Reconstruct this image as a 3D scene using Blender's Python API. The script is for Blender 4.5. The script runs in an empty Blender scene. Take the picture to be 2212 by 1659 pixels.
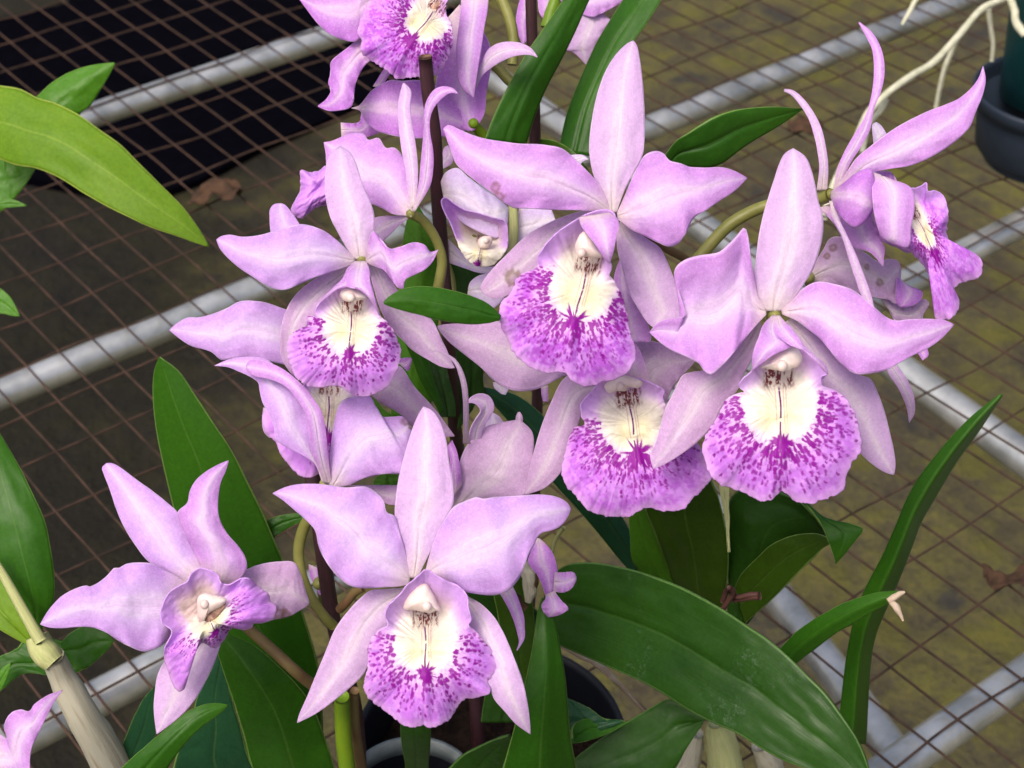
import bpy, math, random
import numpy as np
from mathutils import Vector, Matrix, noise as mnoise
random.seed(7); rng = np.random.default_rng(11)
S = bpy.context.scene; COL = S.collection
# ------------------------------------------------------------------ camera, light, exposure
A = 0.0254                                  # one mesh cell (short side)
R_ = np.array([[0.7906295884726575, -0.6122253363085893, -0.009219078771260797],
               [-0.3783448423096206, -0.4766466680602599, -0.7935131593897861],
               [0.4814146176937967, 0.6308629735599375, -0.6084832573392742]])
CAM = np.array([-21.77273703, -48.43753552, 28.46498107])*A
FPX = 3828.04; CX, CY = 1106.0, 829.5
cd = bpy.data.cameras.new('camera'); cam = bpy.data.objects.new('camera', cd); COL.objects.link(cam)
cd.sensor_width = 36; cd.lens = FPX/2212*36; cd.clip_start = 0.01; cd.clip_end = 400
M = Matrix(((R_[0][0], -R_[1][0], -R_[2][0], CAM[0]), (R_[0][1], -R_[1][1], -R_[2][1], CAM[1]),
            (R_[0][2], -R_[1][2], -R_[2][2], CAM[2]), (0, 0, 0, 1)))
cam.matrix_world = M
cd.dof.use_dof = True; cd.dof.focus_distance = 0.63; cd.dof.aperture_fstop = 26
S.camera = cam
S.render.resolution_x, S.render.resolution_y = 1024, 768
w = bpy.data.worlds.new('World'); S.world = w; w.use_nodes = True
wn = w.node_tree.nodes; wl = w.node_tree.links
sky = wn.new('ShaderNodeTexSky'); sky.sky_type = 'NISHITA'; sky.sun_disc = False
SUN_EL, SUN_AZ = math.radians(58), math.radians(250)
sky.air_density = 0.7; sky.dust_density = 6; sky.ozone_density = 0.3; sky.sun_elevation = SUN_EL; sky.sun_rotation = SUN_AZ
wl.new(sky.outputs[0], wn['Background'].inputs[0]); wn['Background'].inputs[1].default_value = 0.105
sd = bpy.data.lights.new('sun', 'SUN'); sd.energy = 1.25; sd.angle = math.radians(24); sd.color = (1, 0.93, 0.84)
so = bpy.data.objects.new('sun', sd); COL.objects.link(so)
# direction towards the sun (rotation measured clockwise from +Y)
sdir = Vector((math.sin(SUN_AZ)*math.cos(SUN_EL), math.cos(SUN_AZ)*math.cos(SUN_EL), math.sin(SUN_EL)))
so.rotation_euler = sdir.to_track_quat('Z', 'Y').to_euler()
S.view_settings.view_transform = 'Standard'; S.view_settings.look = 'None'
S.view_settings.exposure = 0.88; S.view_settings.gamma = 1; S.view_settings.use_curve_mapping = False

# ------------------------------------------------------------------ geometry helpers
def ray(x, y): return R_.T @ np.array([(x-CX)/FPX, (y-CY)/FPX, 1.0])
def W(x, y, d): return CAM + ray(x, y)*d                       # traced point at its own distance (m)
def WA(P, D):
    P = np.asarray(P, float); D = np.asarray(D, float)
    v = np.stack([(P[..., 0]-CX)/FPX, (P[..., 1]-CY)/FPX, np.ones(P.shape[:-1])], -1)
    return CAM + (v @ R_)*D[..., None]
def hit(x, y, z): r = ray(x, y); return CAM + r*((z-CAM[2])/r[2])
ZO = {'F': (0, 0, 1), 'Z1': (0, 0, 1/3), 'Z2': (576, 0, 1/3), 'Z3': (921.7, 0, 1/3), 'Z4': (1474.7, 0, 1/3),
      'Z5': (345.6, 403.2, 1/3), 'Z6': (921.7, 403.2, 1/3), 'Z7': (1324.9, 403.2, 1/3), 'Y1': (0, 921.7, 1/3),
      'Y2': (0, 1106, 1/3), 'Y3': (547.2, 979.3, 1/3), 'Y4': (576, 1106, 1/3), 'Y5': (1094.5, 979.3, 1/3),
      'Y6': (1474.7, 806.5, 1/3), 'Y7': (1094.5, 1106, 1/3), 'Y8': (1474.7, 1106, 1/3),
      'X1': (691.2, 1382.4, .3125), 'X2': (806.4, 576, .208333), 'X3': (1008, 1152, .15625),
      'X4': (1670.4, 576, .208333), 'X5': (518.4, 777.6, .208333)}
def cv(z, pts):
    o = ZO[z]; return [(o[0]+p[0]*o[2], o[1]+p[1]*o[2]) for p in pts]
def crv(P, n, closed=False):
    P = np.asarray(P, float)
    if closed: Q = np.vstack([P[-1], P, P[0], P[1]])
    else: Q = np.vstack([2*P[0]-P[1], P, 2*P[-1]-P[-2]])
    out = []
    segs = len(Q)-3
    for i in range(segs):
        p0, p1, p2, p3 = Q[i:i+4]
        l = [max(np.linalg.norm(b-a), 1e-6)**.5 for a, b in ((p0, p1), (p1, p2), (p2, p3))]
        m1 = (p2-p1)+l[1]*((p1-p0)/l[0]-(p2-p0)/(l[0]+l[1])); m2 = (p2-p1)+l[1]*((p3-p2)/l[2]-(p3-p1)/(l[1]+l[2]))
        t = np.linspace(0, 1, 16, endpoint=False)[:, None]
        out.append((2*t**3-3*t**2+1)*p1+(t**3-2*t**2+t)*m1+(-2*t**3+3*t**2)*p2+(t**3-t**2)*m2)
    out = np.vstack(out+[Q[-2][None]])
    s = np.r_[0, np.cumsum(np.linalg.norm(np.diff(out, axis=0), axis=1))]
    u = np.linspace(0, s[-1], n, endpoint=not closed)
    return np.stack([np.interp(u, s, out[:, k]) for k in range(out.shape[1])], -1)
def sm(a, b, x): t = np.clip((x-a)/(b-a), 0, 1); return t*t*(3-2*t)
_lat = rng.random((256, 256))
def vn(x, y):
    xi = np.floor(x).astype(int); yi = np.floor(y).astype(int); fx = x-xi; fy = y-yi
    fx = fx*fx*(3-2*fx); fy = fy*fy*(3-2*fy); g = lambda a, b: _lat[a % 256, b % 256]
    return (g(xi, yi)*(1-fx)+g(xi+1, yi)*fx)*(1-fy)+(g(xi, yi+1)*(1-fx)+g(xi+1, yi+1)*fx)*fy
def fbm(x, y, o=3): return sum(vn(x*2**k+17*k, y*2**k+9*k)*.5**k for k in range(o))/sum(.5**k for k in range(o))

class Acc:
    def __init__(s): s.v = []; s.f = []; s.uv = []; s.c = []; s.n = 0
    def add(s, V, F, UV=None, C=None):
        V = np.asarray(V).reshape(-1, 3); s.v.append(V)
        s.f.append(np.asarray(F)+s.n); s.uv.append(np.zeros((len(V), 2)) if UV is None else np.asarray(UV).reshape(-1, 2))
        s.c.append(np.ones((len(V), 3)) if C is None else np.asarray(C).reshape(-1, 3)); s.n += len(V)
def root_of(o):
    p = Vector((0, 0, 0))
    while o is not None: p += o.location; o = o.parent
    return p
def link(name, acc, mat, parent=None, thick=0, smooth=True, label=None, col=False):
    V = np.vstack(acc.v)
    org = np.array(root_of(parent)) if parent is not None else V.mean(0)
    V = V-org
    me = bpy.data.meshes.new(name); faces = [tuple(int(i) for i in f if i >= 0) for F in acc.f for f in F]
    me.from_pydata(V.tolist(), [], faces)
    li = np.empty(len(me.loops), int); me.loops.foreach_get('vertex_index', li)
    uvl = me.uv_layers.new(name='UVMap'); uvl.data.foreach_set('uv', np.vstack(acc.uv)[li].astype(np.float32).ravel())
    if col:
        ca = me.color_attributes.new('pigment', 'FLOAT_COLOR', 'POINT')
        C = np.vstack(acc.c); ca.data.foreach_set('color', np.c_[C, np.ones(len(C))].astype(np.float32).ravel())
    if smooth: me.polygons.foreach_set('use_smooth', [True]*len(me.polygons))
    me.materials.append(mat); me.update()
    o = bpy.data.objects.new(name, me); COL.objects.link(o)
    if parent is not None: o.parent = parent
    else: o.location = org
    if thick:
        m = o.modifiers.new('thickness', 'SOLIDIFY'); m.thickness = thick; m.offset = 0; m.use_even_offset = False
    if label: o['label'] = label
    return o
def gridF(n, m, closed=False):
    i = np.arange(n-1)[:, None]*m; mm = m if closed else m-1
    j = np.arange(mm)[None]; j2 = (j+1) % m
    return np.stack([i+j, i+j2, i+m+j2, i+m+j], -1).reshape(-1, 4)
def thing(name, label, cat, loc, group=None):
    o = bpy.data.objects.new(name, None); o.empty_display_size = .02; COL.objects.link(o); o.location = Vector(loc)
    o['label'] = label; o['category'] = cat
    if group: o['group'] = group
    return o
def tag(o, label, cat, group=None):
    o['label'] = label; o['category'] = cat
    if group: o['group'] = group
    return o
ph = [0]
def strip_acc(acc, z, L, R, d, cup=0., fold=0., ruf=0., rk=5., n=64, m=25, rib=.0005, twist=0., spots=()):
    ph[0] += 1.7
    L = crv(cv(z, L), n); R = crv(cv(z, R), n)
    v = np.linspace(0, 1, m)[None, :, None]; t = np.linspace(0, 1, n)[:, None]
    P = L[:, None]*(1-v)+R[:, None]*v
    d0, d1, d2 = d; tt = t
    D = d0*(1-tt)*(1-2*tt)+4*d1*tt*(1-tt)+d2*tt*(2*tt-1)
    wd = np.linalg.norm(L-R, axis=1)[:, None]*d0/FPX
    vv = v[..., 0]*2-1
    wl_ = .25*wd+.75*np.minimum(wd, wd.max())
    D = D+.38*cup*wl_*vv**2+.8*fold*wl_*np.abs(vv)+twist*wl_*vv
    D = D+ruf*np.abs(vv)**2.5*np.sin(2*math.pi*rk*t+ph[0]+np.sign(vv)*1.3)*np.sin(math.pi*np.clip(t*1.1, 0, 1))
    D = D+rib*np.exp(-(vv/.07)**2)*(1-t)
    D = D+(fbm(t*5+ph[0], vv*1.5+ph[0]*2)-.5)*wd*.10+(fbm(t*17+ph[0]*3, vv*5+ph[0])-.5)*wd*.020
    X = WA(P, D*np.ones_like(P[..., 0]))
    UV = np.stack([np.broadcast_to(v[..., 0], P.shape[:2]), np.broadcast_to(t, P.shape[:2])], -1)
    C = np.ones(P.shape[:2]+(3,))
    for sz, sx, sy, sr in spots:
        q = cv(sz, [(sx, sy)])[0]; ds = np.hypot(P[..., 0]-q[0], P[..., 1]-q[1])/(sr*(.7+.6*vn(P[..., 0]*.15, P[..., 1]*.15)))
        C = C+(np.array([.42, .36, .22])-C)*(sm(1.15, .7, ds)*(.75-.4*sm(.55, .2, ds)))[..., None]
    acc.add(X, gridF(n, m), UV, C)
def strip(par, name, mat, z, L, R, d, thick=.0005, label=None, **k):
    a = Acc(); strip_acc(a, z, L, R, d, **k)
    return link(name, a, mat, par, thick, label=label, col=True)
def tube_acc(acc, P, rad, n=None, k=14, wob=0.):
    P = np.asarray(P, float); rad = np.asarray(rad, float)*np.ones(len(P))
    n = n or max(6, len(P)*8)
    Q = crv(np.c_[P, rad], n); c = Q[:, :3]; r = Q[:, 3]
    T = np.gradient(c, axis=0); T /= np.linalg.norm(T, axis=1)[:, None]
    up = np.array([0, 0, 1.]) if abs(T[0][2]) < .9 else np.array([1., 0, 0])
    V = []
    N = np.cross(T[0], up); N /= np.linalg.norm(N)
    for i in range(n):
        N = N-T[i]*(N@T[i]); N /= np.linalg.norm(N); B = np.cross(T[i], N)
        a = np.linspace(0, 2*math.pi, k, endpoint=False)
        rr = r[i]*(1+wob*(vn(np.cos(a)*1.5+5, np.sin(a)*1.5+i*.25)-.5))
        V.append(c[i]+rr[:, None]*(np.cos(a)[:, None]*N+np.sin(a)[:, None]*B))
    V = np.array(V); base = n*k
    F = gridF(n, k, True).tolist()
    UV = np.stack(np.broadcast_arrays(np.linspace(0, 1, k)[None], np.linspace(0, 1, n)[:, None]), -1)
    acc.add(V, F, UV)
    acc.add([c[0], c[-1]], np.zeros((0, 4), int))
    capf = [[j, (j+1) % k, base, -1] for j in range(k)]+[[base-k+(j+1) % k, base-k+j, base+1, -1] for j in range(k)]
    acc.f.append(np.array([[q+acc.n-base-2 if q >= 0 else -1 for q in f] for f in capf]))
def tube(par, name, mat, z, pts, d, wpx, label=None, **k):
    P = cv(z, pts); d = np.interp(np.linspace(0, 1, len(P)), np.linspace(0, 1, len(d)), d)
    wpx = np.interp(np.linspace(0, 1, len(P)), np.linspace(0, 1, len(wpx)), wpx)
    a = Acc(); tube_acc(a, [W(p[0], p[1], q) for p, q in zip(P, d)], [x*.5*q/FPX for x, q in zip(wpx, d)], **k)
    return link(name, a, mat, par, label=label)
def sph_acc(acc, c, r, sq=(1, 1, 1), n=12, m=16):
    th = np.linspace(.02, math.pi-.02, n)[:, None]; a = np.linspace(0, 2*math.pi, m, endpoint=False)[None]
    L = np.stack([np.sin(th)*np.cos(a)*sq[0], np.sin(th)*np.sin(a)*sq[1], np.cos(th)*np.ones_like(a)*sq[2]], -1)*r
    acc.add(np.array(c)+L@R_, gridF(n, m, True))
def lathe_acc(acc, c, prof, k=72):
    a = np.linspace(0, 2*math.pi, k, endpoint=False)
    V = np.array([[[c[0]+r*math.cos(q), c[1]+r*math.sin(q), c[2]+h] for q in a] for r, h in prof])
    acc.add(V, gridF(len(prof), k, True), np.stack(np.broadcast_arrays(np.linspace(0, 1, k)[None], np.linspace(0, 1, len(prof))[:, None]), -1))

# ------------------------------------------------------------------ materials
def newmat(name):
    m = bpy.data.materials.new(name); m.use_nodes = True; nt = m.node_tree
    b = nt.nodes['Principled BSDF']; return m, nt, nt.nodes, nt.links, b
def ramp(nd, stops):
    r = nd.new('ShaderNodeValToRGB'); e = r.color_ramp.elements
    e[0].position, e[0].color = stops[0][0], (*stops[0][1], 1)
    e[1].position, e[1].color = stops[-1][0], (*stops[-1][1], 1)
    for p, c in stops[1:-1]: q = e.new(p); q.color = (*c, 1)
    return r
def mth(nd, lk, op, a, b=None, c=None):
    n = nd.new('ShaderNodeMath'); n.operation = op
    for i, x in enumerate((a, b, c)):
        if x is None: continue
        if isinstance(x, (int, float)): n.inputs[i].default_value = x
        else: lk.new(x, n.inputs[i])
    return n.outputs[0]
def mixc(nd, lk, f, a, b, mode='MIX'):
    n = nd.new('ShaderNodeMix'); n.data_type = 'RGBA'; n.blend_type = mode
    for i, x in ((0, f), (6, a), (7, b)):
        if isinstance(x, (int, float)): n.inputs[i].default_value = x
        elif isinstance(x, tuple): n.inputs[i].default_value = (*x, 1)
        else: lk.new(x, n.inputs[i])
    return n.outputs[2]
def tex(nd, lk, vec, sc, det=3, rough=.55, dim='3D'):
    n = nd.new('ShaderNodeTexNoise'); n.inputs['Scale'].default_value = sc; n.inputs['Detail'].default_value = det
    n.inputs['Roughness'].default_value = rough
    if vec is not None: lk.new(vec, n.inputs['Vector'])
    return n.outputs[0]
def mapped(nd, lk, vec, sc):
    n = nd.new('ShaderNodeMapping'); n.inputs['Scale'].default_value = sc; lk.new(vec, n.inputs['Vector'])
    return n.outputs[0]
def petal_mat(name, deep, pale, base, rose=(.70, .34, .72), trans=.34):
    m, nt, nd, lk, b = newmat(name)
    tc = nd.new('ShaderNodeTexCoord'); uv = tc.outputs['UV']; ob = tc.outputs['Object']
    sp = nd.new('ShaderNodeSeparateXYZ'); lk.new(uv, sp.inputs[0]); u, v = sp.outputs[0], sp.outputs[1]
    s = mth(nd, lk, 'ABSOLUTE', mth(nd, lk, 'MULTIPLY_ADD', u, 2, -1))
    n1 = tex(nd, lk, ob, 70, 3); n2 = tex(nd, lk, mapped(nd, lk, uv, (34, 2.2, 1)), 1.6, 4, .7)
    n3 = tex(nd, lk, ob, 750, 3, .7)
    e = mth(nd, lk, 'ADD', s, mth(nd, lk, 'MULTIPLY_ADD', n1, .45, -.22))
    e = mth(nd, lk, 'ADD', e, mth(nd, lk, 'MULTIPLY_ADD', v, .25, -.12))
    r = ramp(nd, [(0.0, base), (.13, base), (.30, pale), (.72, deep), (1., deep)]); lk.new(e, r.inputs[0])
    c = r.outputs[0]
    bs = mth(nd, lk, 'SUBTRACT', 1, mth(nd, lk, 'MULTIPLY', v, 5.5)); bs = mth(nd, lk, 'MAXIMUM', bs, 0)
    c = mixc(nd, lk, mth(nd, lk, 'MULTIPLY', bs, .75), c, (.80, .74, .62))
    # fine veins running along the petal
    ve = mth(nd, lk, 'SMOOTH_MIN', 1, mth(nd, lk, 'MULTIPLY_ADD', n2, 2.2, -.75), .2)
    c = mixc(nd, lk, mth(nd, lk, 'MULTIPLY', ve, .36), c, rose)
    mot = mth(nd, lk, 'MULTIPLY_ADD', n3, .6, .72)
    cc = nd.new('ShaderNodeCombineXYZ')
    for i in range(3): lk.new(mot, cc.inputs[i])
    c = mixc(nd, lk, .8, c, cc.outputs[0], 'MULTIPLY')
    # many thin parallel veins, then cell sparkle painted in as pale specks
    n5 = tex(nd, lk, mapped(nd, lk, uv, (130, 3.5, 1)), 1.0, 2, .6); f5 = mth(nd, lk, 'GREATER_THAN', n5, .585)
    c = mixc(nd, lk, mth(nd, lk, 'MULTIPLY', f5, .24), c, rose)
    n6 = tex(nd, lk, ob, 1500, 1); f6 = mth(nd, lk, 'GREATER_THAN', n6, .60); c = mixc(nd, lk, mth(nd, lk, 'MULTIPLY', f6, .12), c, (.90, .80, .92))
    # thin darker midrib line
    g = mth(nd, lk, 'LESS_THAN', s, .012); g = mth(nd, lk, 'MULTIPLY', g, .25)
    c = mixc(nd, lk, g, c, rose)
    # white rim
    rim = mth(nd, lk, 'GREATER_THAN', s, .965); c = mixc(nd, lk, mth(nd, lk, 'MULTIPLY', rim, .45), c, (.86, .72, .9))
    # small bruises
    bz = tex(nd, lk, ob, 55, 2); bz = mth(nd, lk, 'GREATER_THAN', bz, .83)
    c = mixc(nd, lk, mth(nd, lk, 'MULTIPLY', bz, .35), c, (.42, .27, .22))
    pa = nd.new('ShaderNodeAttribute'); pa.attribute_name = 'pigment'; c = mixc(nd, lk, 1., c, pa.outputs[0], 'MULTIPLY')
    lk.new(c, b.inputs['Base Color']); b.inputs['Roughness'].default_value = .6
    b.inputs['Specular IOR Level'].default_value = .18
    bp = nd.new('ShaderNodeBump'); bp.inputs['Strength'].default_value = .42; bp.inputs['Distance'].default_value = .0007
    h = mth(nd, lk, 'ADD', mth(nd, lk, 'MULTIPLY', n2, .8), mth(nd, lk, 'MULTIPLY', n3, .5)); lk.new(h, bp.inputs['Height'])
    lk.new(bp.outputs[0], b.inputs['Normal'])
    tr = nd.new('ShaderNodeBsdfTranslucent'); lk.new(c, tr.inputs[0]); mx = nd.new('ShaderNodeMixShader')
    mx.inputs[0].default_value = trans; lk.new(b.outputs[0], mx.inputs[1]); lk.new(tr.outputs[0], mx.inputs[2])
    lk.new(mx.outputs[0], nd['Material Output'].inputs[0]); return m
PET = petal_mat('petal_lilac', (.61, .31, .735), (.70, .47, .82), (.78, .63, .83))
PEB = petal_mat('petal_bluish', (.61, .375, .785), (.70, .53, .86), (.77, .66, .87))
PED = petal_mat('petal_deep', (.55, .215, .70), (.66, .37, .78), (.78, .58, .82), rose=(.62, .28, .66))
SEP = petal_mat('sepal_pink', (.65, .44, .74), (.71, .54, .78), (.78, .67, .80), rose=(.66, .42, .66))
SEG = petal_mat('sepal_greyish', (.62, .41, .67), (.68, .51, .71), (.74, .63, .74), rose=(.52, .31, .54))
WHI = petal_mat('petal_whitish', (.72, .62, .88), (.82, .78, .92), (.88, .86, .92))

def lip_mat():
    m, nt, nd, lk, b = newmat('lip_spotted')
    a = nd.new('ShaderNodeAttribute'); a.attribute_name = 'pigment'
    tc = nd.new('ShaderNodeTexCoord'); n = tex(nd, lk, tc.outputs['Object'], 700, 3); n2 = tex(nd, lk, tc.outputs['Object'], 180, 3)
    mot = mth(nd, lk, 'MULTIPLY_ADD', n, .5, .76); cc = nd.new('ShaderNodeCombineXYZ')
    for i in range(3): lk.new(mot, cc.inputs[i])
    c = mixc(nd, lk, .8, a.outputs[0], cc.outputs[0], 'MULTIPLY')
    lk.new(c, b.inputs['Base Color']); b.inputs['Roughness'].default_value = .48; b.inputs['Specular IOR Level'].default_value = .3
    bp = nd.new('ShaderNodeBump'); bp.inputs['Strength'].default_value = .35; bp.inputs['Distance'].default_value = .0008
    lk.new(mth(nd, lk, 'ADD', n2, mth(nd, lk, 'MULTIPLY', n, .5)), bp.inputs['Height']); lk.new(bp.outputs[0], b.inputs['Normal'])
    tr = nd.new('ShaderNodeBsdfTranslucent'); lk.new(c, tr.inputs[0]); mx = nd.new('ShaderNodeMixShader')
    mx.inputs[0].default_value = .22; lk.new(b.outputs[0], mx.inputs[1]); lk.new(tr.outputs[0], mx.inputs[2])
    lk.new(mx.outputs[0], nd['Material Output'].inputs[0]); return m
LIP = lip_mat()
def simple(name, c1, c2, sc=60, rough=.5, spec=.4, metal=0, bump=.2, bd=.001, stretch=None, thr=(.35, .65), sss=0):
    m, nt, nd, lk, b = newmat(name); tc = nd.new('ShaderNodeTexCoord')
    vec = tc.outputs['Object'] if stretch is None else mapped(nd, lk, tc.outputs['UV'], stretch)
    n = tex(nd, lk, vec, sc, 4, .6); r = ramp(nd, [(thr[0], c1), (thr[1], c2)]); lk.new(n, r.inputs[0])
    lk.new(r.outputs[0], b.inputs['Base Color']); b.inputs['Roughness'].default_value = rough
    b.inputs['Specular IOR Level'].default_value = spec; b.inputs['Metallic'].default_value = metal
    bp = nd.new('ShaderNodeBump'); bp.inputs['Strength'].default_value = bump; bp.inputs['Distance'].default_value = bd
    lk.new(n, bp.inputs['Height']); lk.new(bp.outputs[0], b.inputs['Normal']); return m
def leaf_mat(name, mid, side, tip, edge=(.16, .27, .06), rough=.34, mark=.0, trans=.12, spec=.20):
    m, nt, nd, lk, b = newmat(name); tc = nd.new('ShaderNodeTexCoord'); uv = tc.outputs['UV']; ob = tc.outputs['Object']
    sp = nd.new('ShaderNodeSeparateXYZ'); lk.new(uv, sp.inputs[0]); u, v = sp.outputs[0], sp.outputs[1]
    s = mth(nd, lk, 'ABSOLUTE', mth(nd, lk, 'MULTIPLY_ADD', u, 2, -1))
    n1 = tex(nd, lk, ob, 22, 3); n2 = tex(nd, lk, mapped(nd, lk, uv, (45, 1.2, 1)), 1.4, 4, .7); n3 = tex(nd, lk, ob, 600, 2)
    c = mixc(nd, lk, mth(nd, lk, 'MULTIPLY_ADD', n1, 2.2, -.6), mid, side)
    c = mixc(nd, lk, mth(nd, lk, 'MULTIPLY', mth(nd, lk, 'MULTIPLY', v, v), .7), c, tip)
    c = mixc(nd, lk, mth(nd, lk, 'MULTIPLY', n2, .22), c, tuple(x*1.6 for x in side))
    mr = mth(nd, lk, 'LESS_THAN', s, .03); c = mixc(nd, lk, mth(nd, lk, 'MULTIPLY', mr, .12), c, edge)
    rim = mth(nd, lk, 'GREATER_THAN', s, .965); c = mixc(nd, lk, mth(nd, lk, 'MULTIPLY', rim, .8), c, edge)
    if mark:                                  # dried water marks
        w1 = tex(nd, lk, ob, 38, 5, .75); w2 = tex(nd, lk, ob, 520, 4, .8)
        wm = mth(nd, lk, 'MULTIPLY', mth(nd, lk, 'SMOOTH_MIN', 1, mth(nd, lk, 'MAXIMUM', mth(nd, lk, 'MULTIPLY_ADD', w1, 9, -5.2), 0), .1), mth(nd, lk, 'GREATER_THAN', w2, .54))
        c = mixc(nd, lk, mth(nd, lk, 'MULTIPLY', wm, mark), c, (.22, .30, .24))
    mot = mth(nd, lk, 'MULTIPLY_ADD', n3, .9, .55); cc = nd.new('ShaderNodeCombineXYZ')
    for i in range(3): lk.new(mot, cc.inputs[i])
    c = mixc(nd, lk, .6, c, cc.outputs[0], 'MULTIPLY')
    lk.new(c, b.inputs['Base Color']); b.inputs['Roughness'].default_value = rough; b.inputs['Specular IOR Level'].default_value = spec
    bp = nd.new('ShaderNodeBump'); bp.inputs['Strength'].default_value = .18; bp.inputs['Distance'].default_value = .0008
    lk.new(mth(nd, lk, 'ADD', n2, mth(nd, lk, 'MULTIPLY', n3, .2)), bp.inputs['Height']); lk.new(bp.outputs[0], b.inputs['Normal'])
    tr = nd.new('ShaderNodeBsdfTranslucent'); lk.new(c, tr.inputs[0]); mx = nd.new('ShaderNodeMixShader')
    mx.inputs[0].default_value = trans; lk.new(b.outputs[0], mx.inputs[1]); lk.new(tr.outputs[0], mx.inputs[2])
    lk.new(mx.outputs[0], nd['Material Output'].inputs[0]); return m
LG = leaf_mat('leaf_green', (.012, .058, .004), (.026, .10, .005), (.034, .11, .007))
LD = leaf_mat('leaf_dark', (.008, .032, .004), (.020, .068, .005), (.018, .055, .008), edge=(.08, .16, .04), mark=.16)
LO = leaf_mat('leaf_olive', (.018, .048, .003), (.034, .075, .004), (.026, .058, .005))
LB = leaf_mat('leaf_bright', (.035, .13, .006), (.065, .19, .010), (.06, .17, .012))
LY = leaf_mat('leaf_yellowgreen', (.055, .145, .004), (.145, .25, .010), (.10, .20, .018), edge=(.42, .52, .10), rough=.5)
LT = leaf_mat('leaf_teal', (.007, .038, .016), (.014, .06, .022), (.014, .06, .025))
STK = simple('stake_maroon', (.022, .006, .010), (.06, .018, .022), 30, .45, .5, bump=.4, stretch=(6, 1.5, 1))
CUT = simple('stake_cut_end', (.20, .12, .08), (.07, .035, .025), 400, .9, .1)
PED_G = simple('pedicel_olive', (.15, .155, .035), (.25, .25, .07), 40, .45, .4, bump=.15)
PED_B = simple('pedicel_brown', (.12, .058, .03), (.17, .13, .05), 40, .5, .3, bump=.15)
STB = simple('stem_bright', (.10, .19, .008), (.17, .27, .012), 40, .45, .3)
CANE = simple('pseudobulb_sheath', (.42, .40, .31), (.24, .19, .11), 3.0, .75, .2, bump=.7, stretch=(5, .8, 1), thr=(.5, .75))
CANG = simple('pseudobulb_green', (.34, .38, .14), (.46, .46, .22), 3.0, .6, .3, bump=.5, stretch=(8, .8, 1))
COLM = simple('column_cream', (.58, .45, .42), (.72, .62, .57), 190, .35, .4, bump=.3)
CAVM = simple('column_brown', (.09, .03, .03), (.45, .28, .2), 420, .6, .3, bump=.5)
WIRE = simple('rusty_wire', (.072, .042, .030), (.030, .020, .015), 60, .8, .15, bump=.8)
PIPE = simple('galvanised_pipe', (.34, .36, .35), (.66, .67, .65), 28, .33, .5, metal=.7, bump=.25)
POTB = simple('black_plastic', (.005, .006, .009), (.010, .011, .015), 20, .45, .3, bump=.05)
POTR = simple('pot_rim_grey', (.10, .12, .12), (.19, .22, .21), 60, .4, .5, bump=.1)
POTT = simple('teal_plastic', (.018, .15, .15), (.03, .20, .20), 30, .5, .4, bump=.05)
POTN = simple('navy_plastic', (.012, .020, .034), (.018, .028, .045), 30, .55, .4, bump=.05)
BARK = simple('potting_bark', (.006, .004, .003), (.022, .013, .009), 120, .9, .1, bump=1, bd=.006)
ROOT = simple('aerial_root', (.42, .43, .30), (.58, .57, .44), 120, .8, .1, bump=.4)
DEAD = simple('dead_leaf', (.085, .048, .028), (.04, .025, .018), 80, .9, .1, bump=.8)
DRY = simple('dry_tip', (.48, .40, .31), (.38, .28, .20), 90, .9, .1, bump=.5)
TWIG = simple('tie_brown', (.035, .014, .012), (.065, .028, .022), 60, .55, .3)

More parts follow.
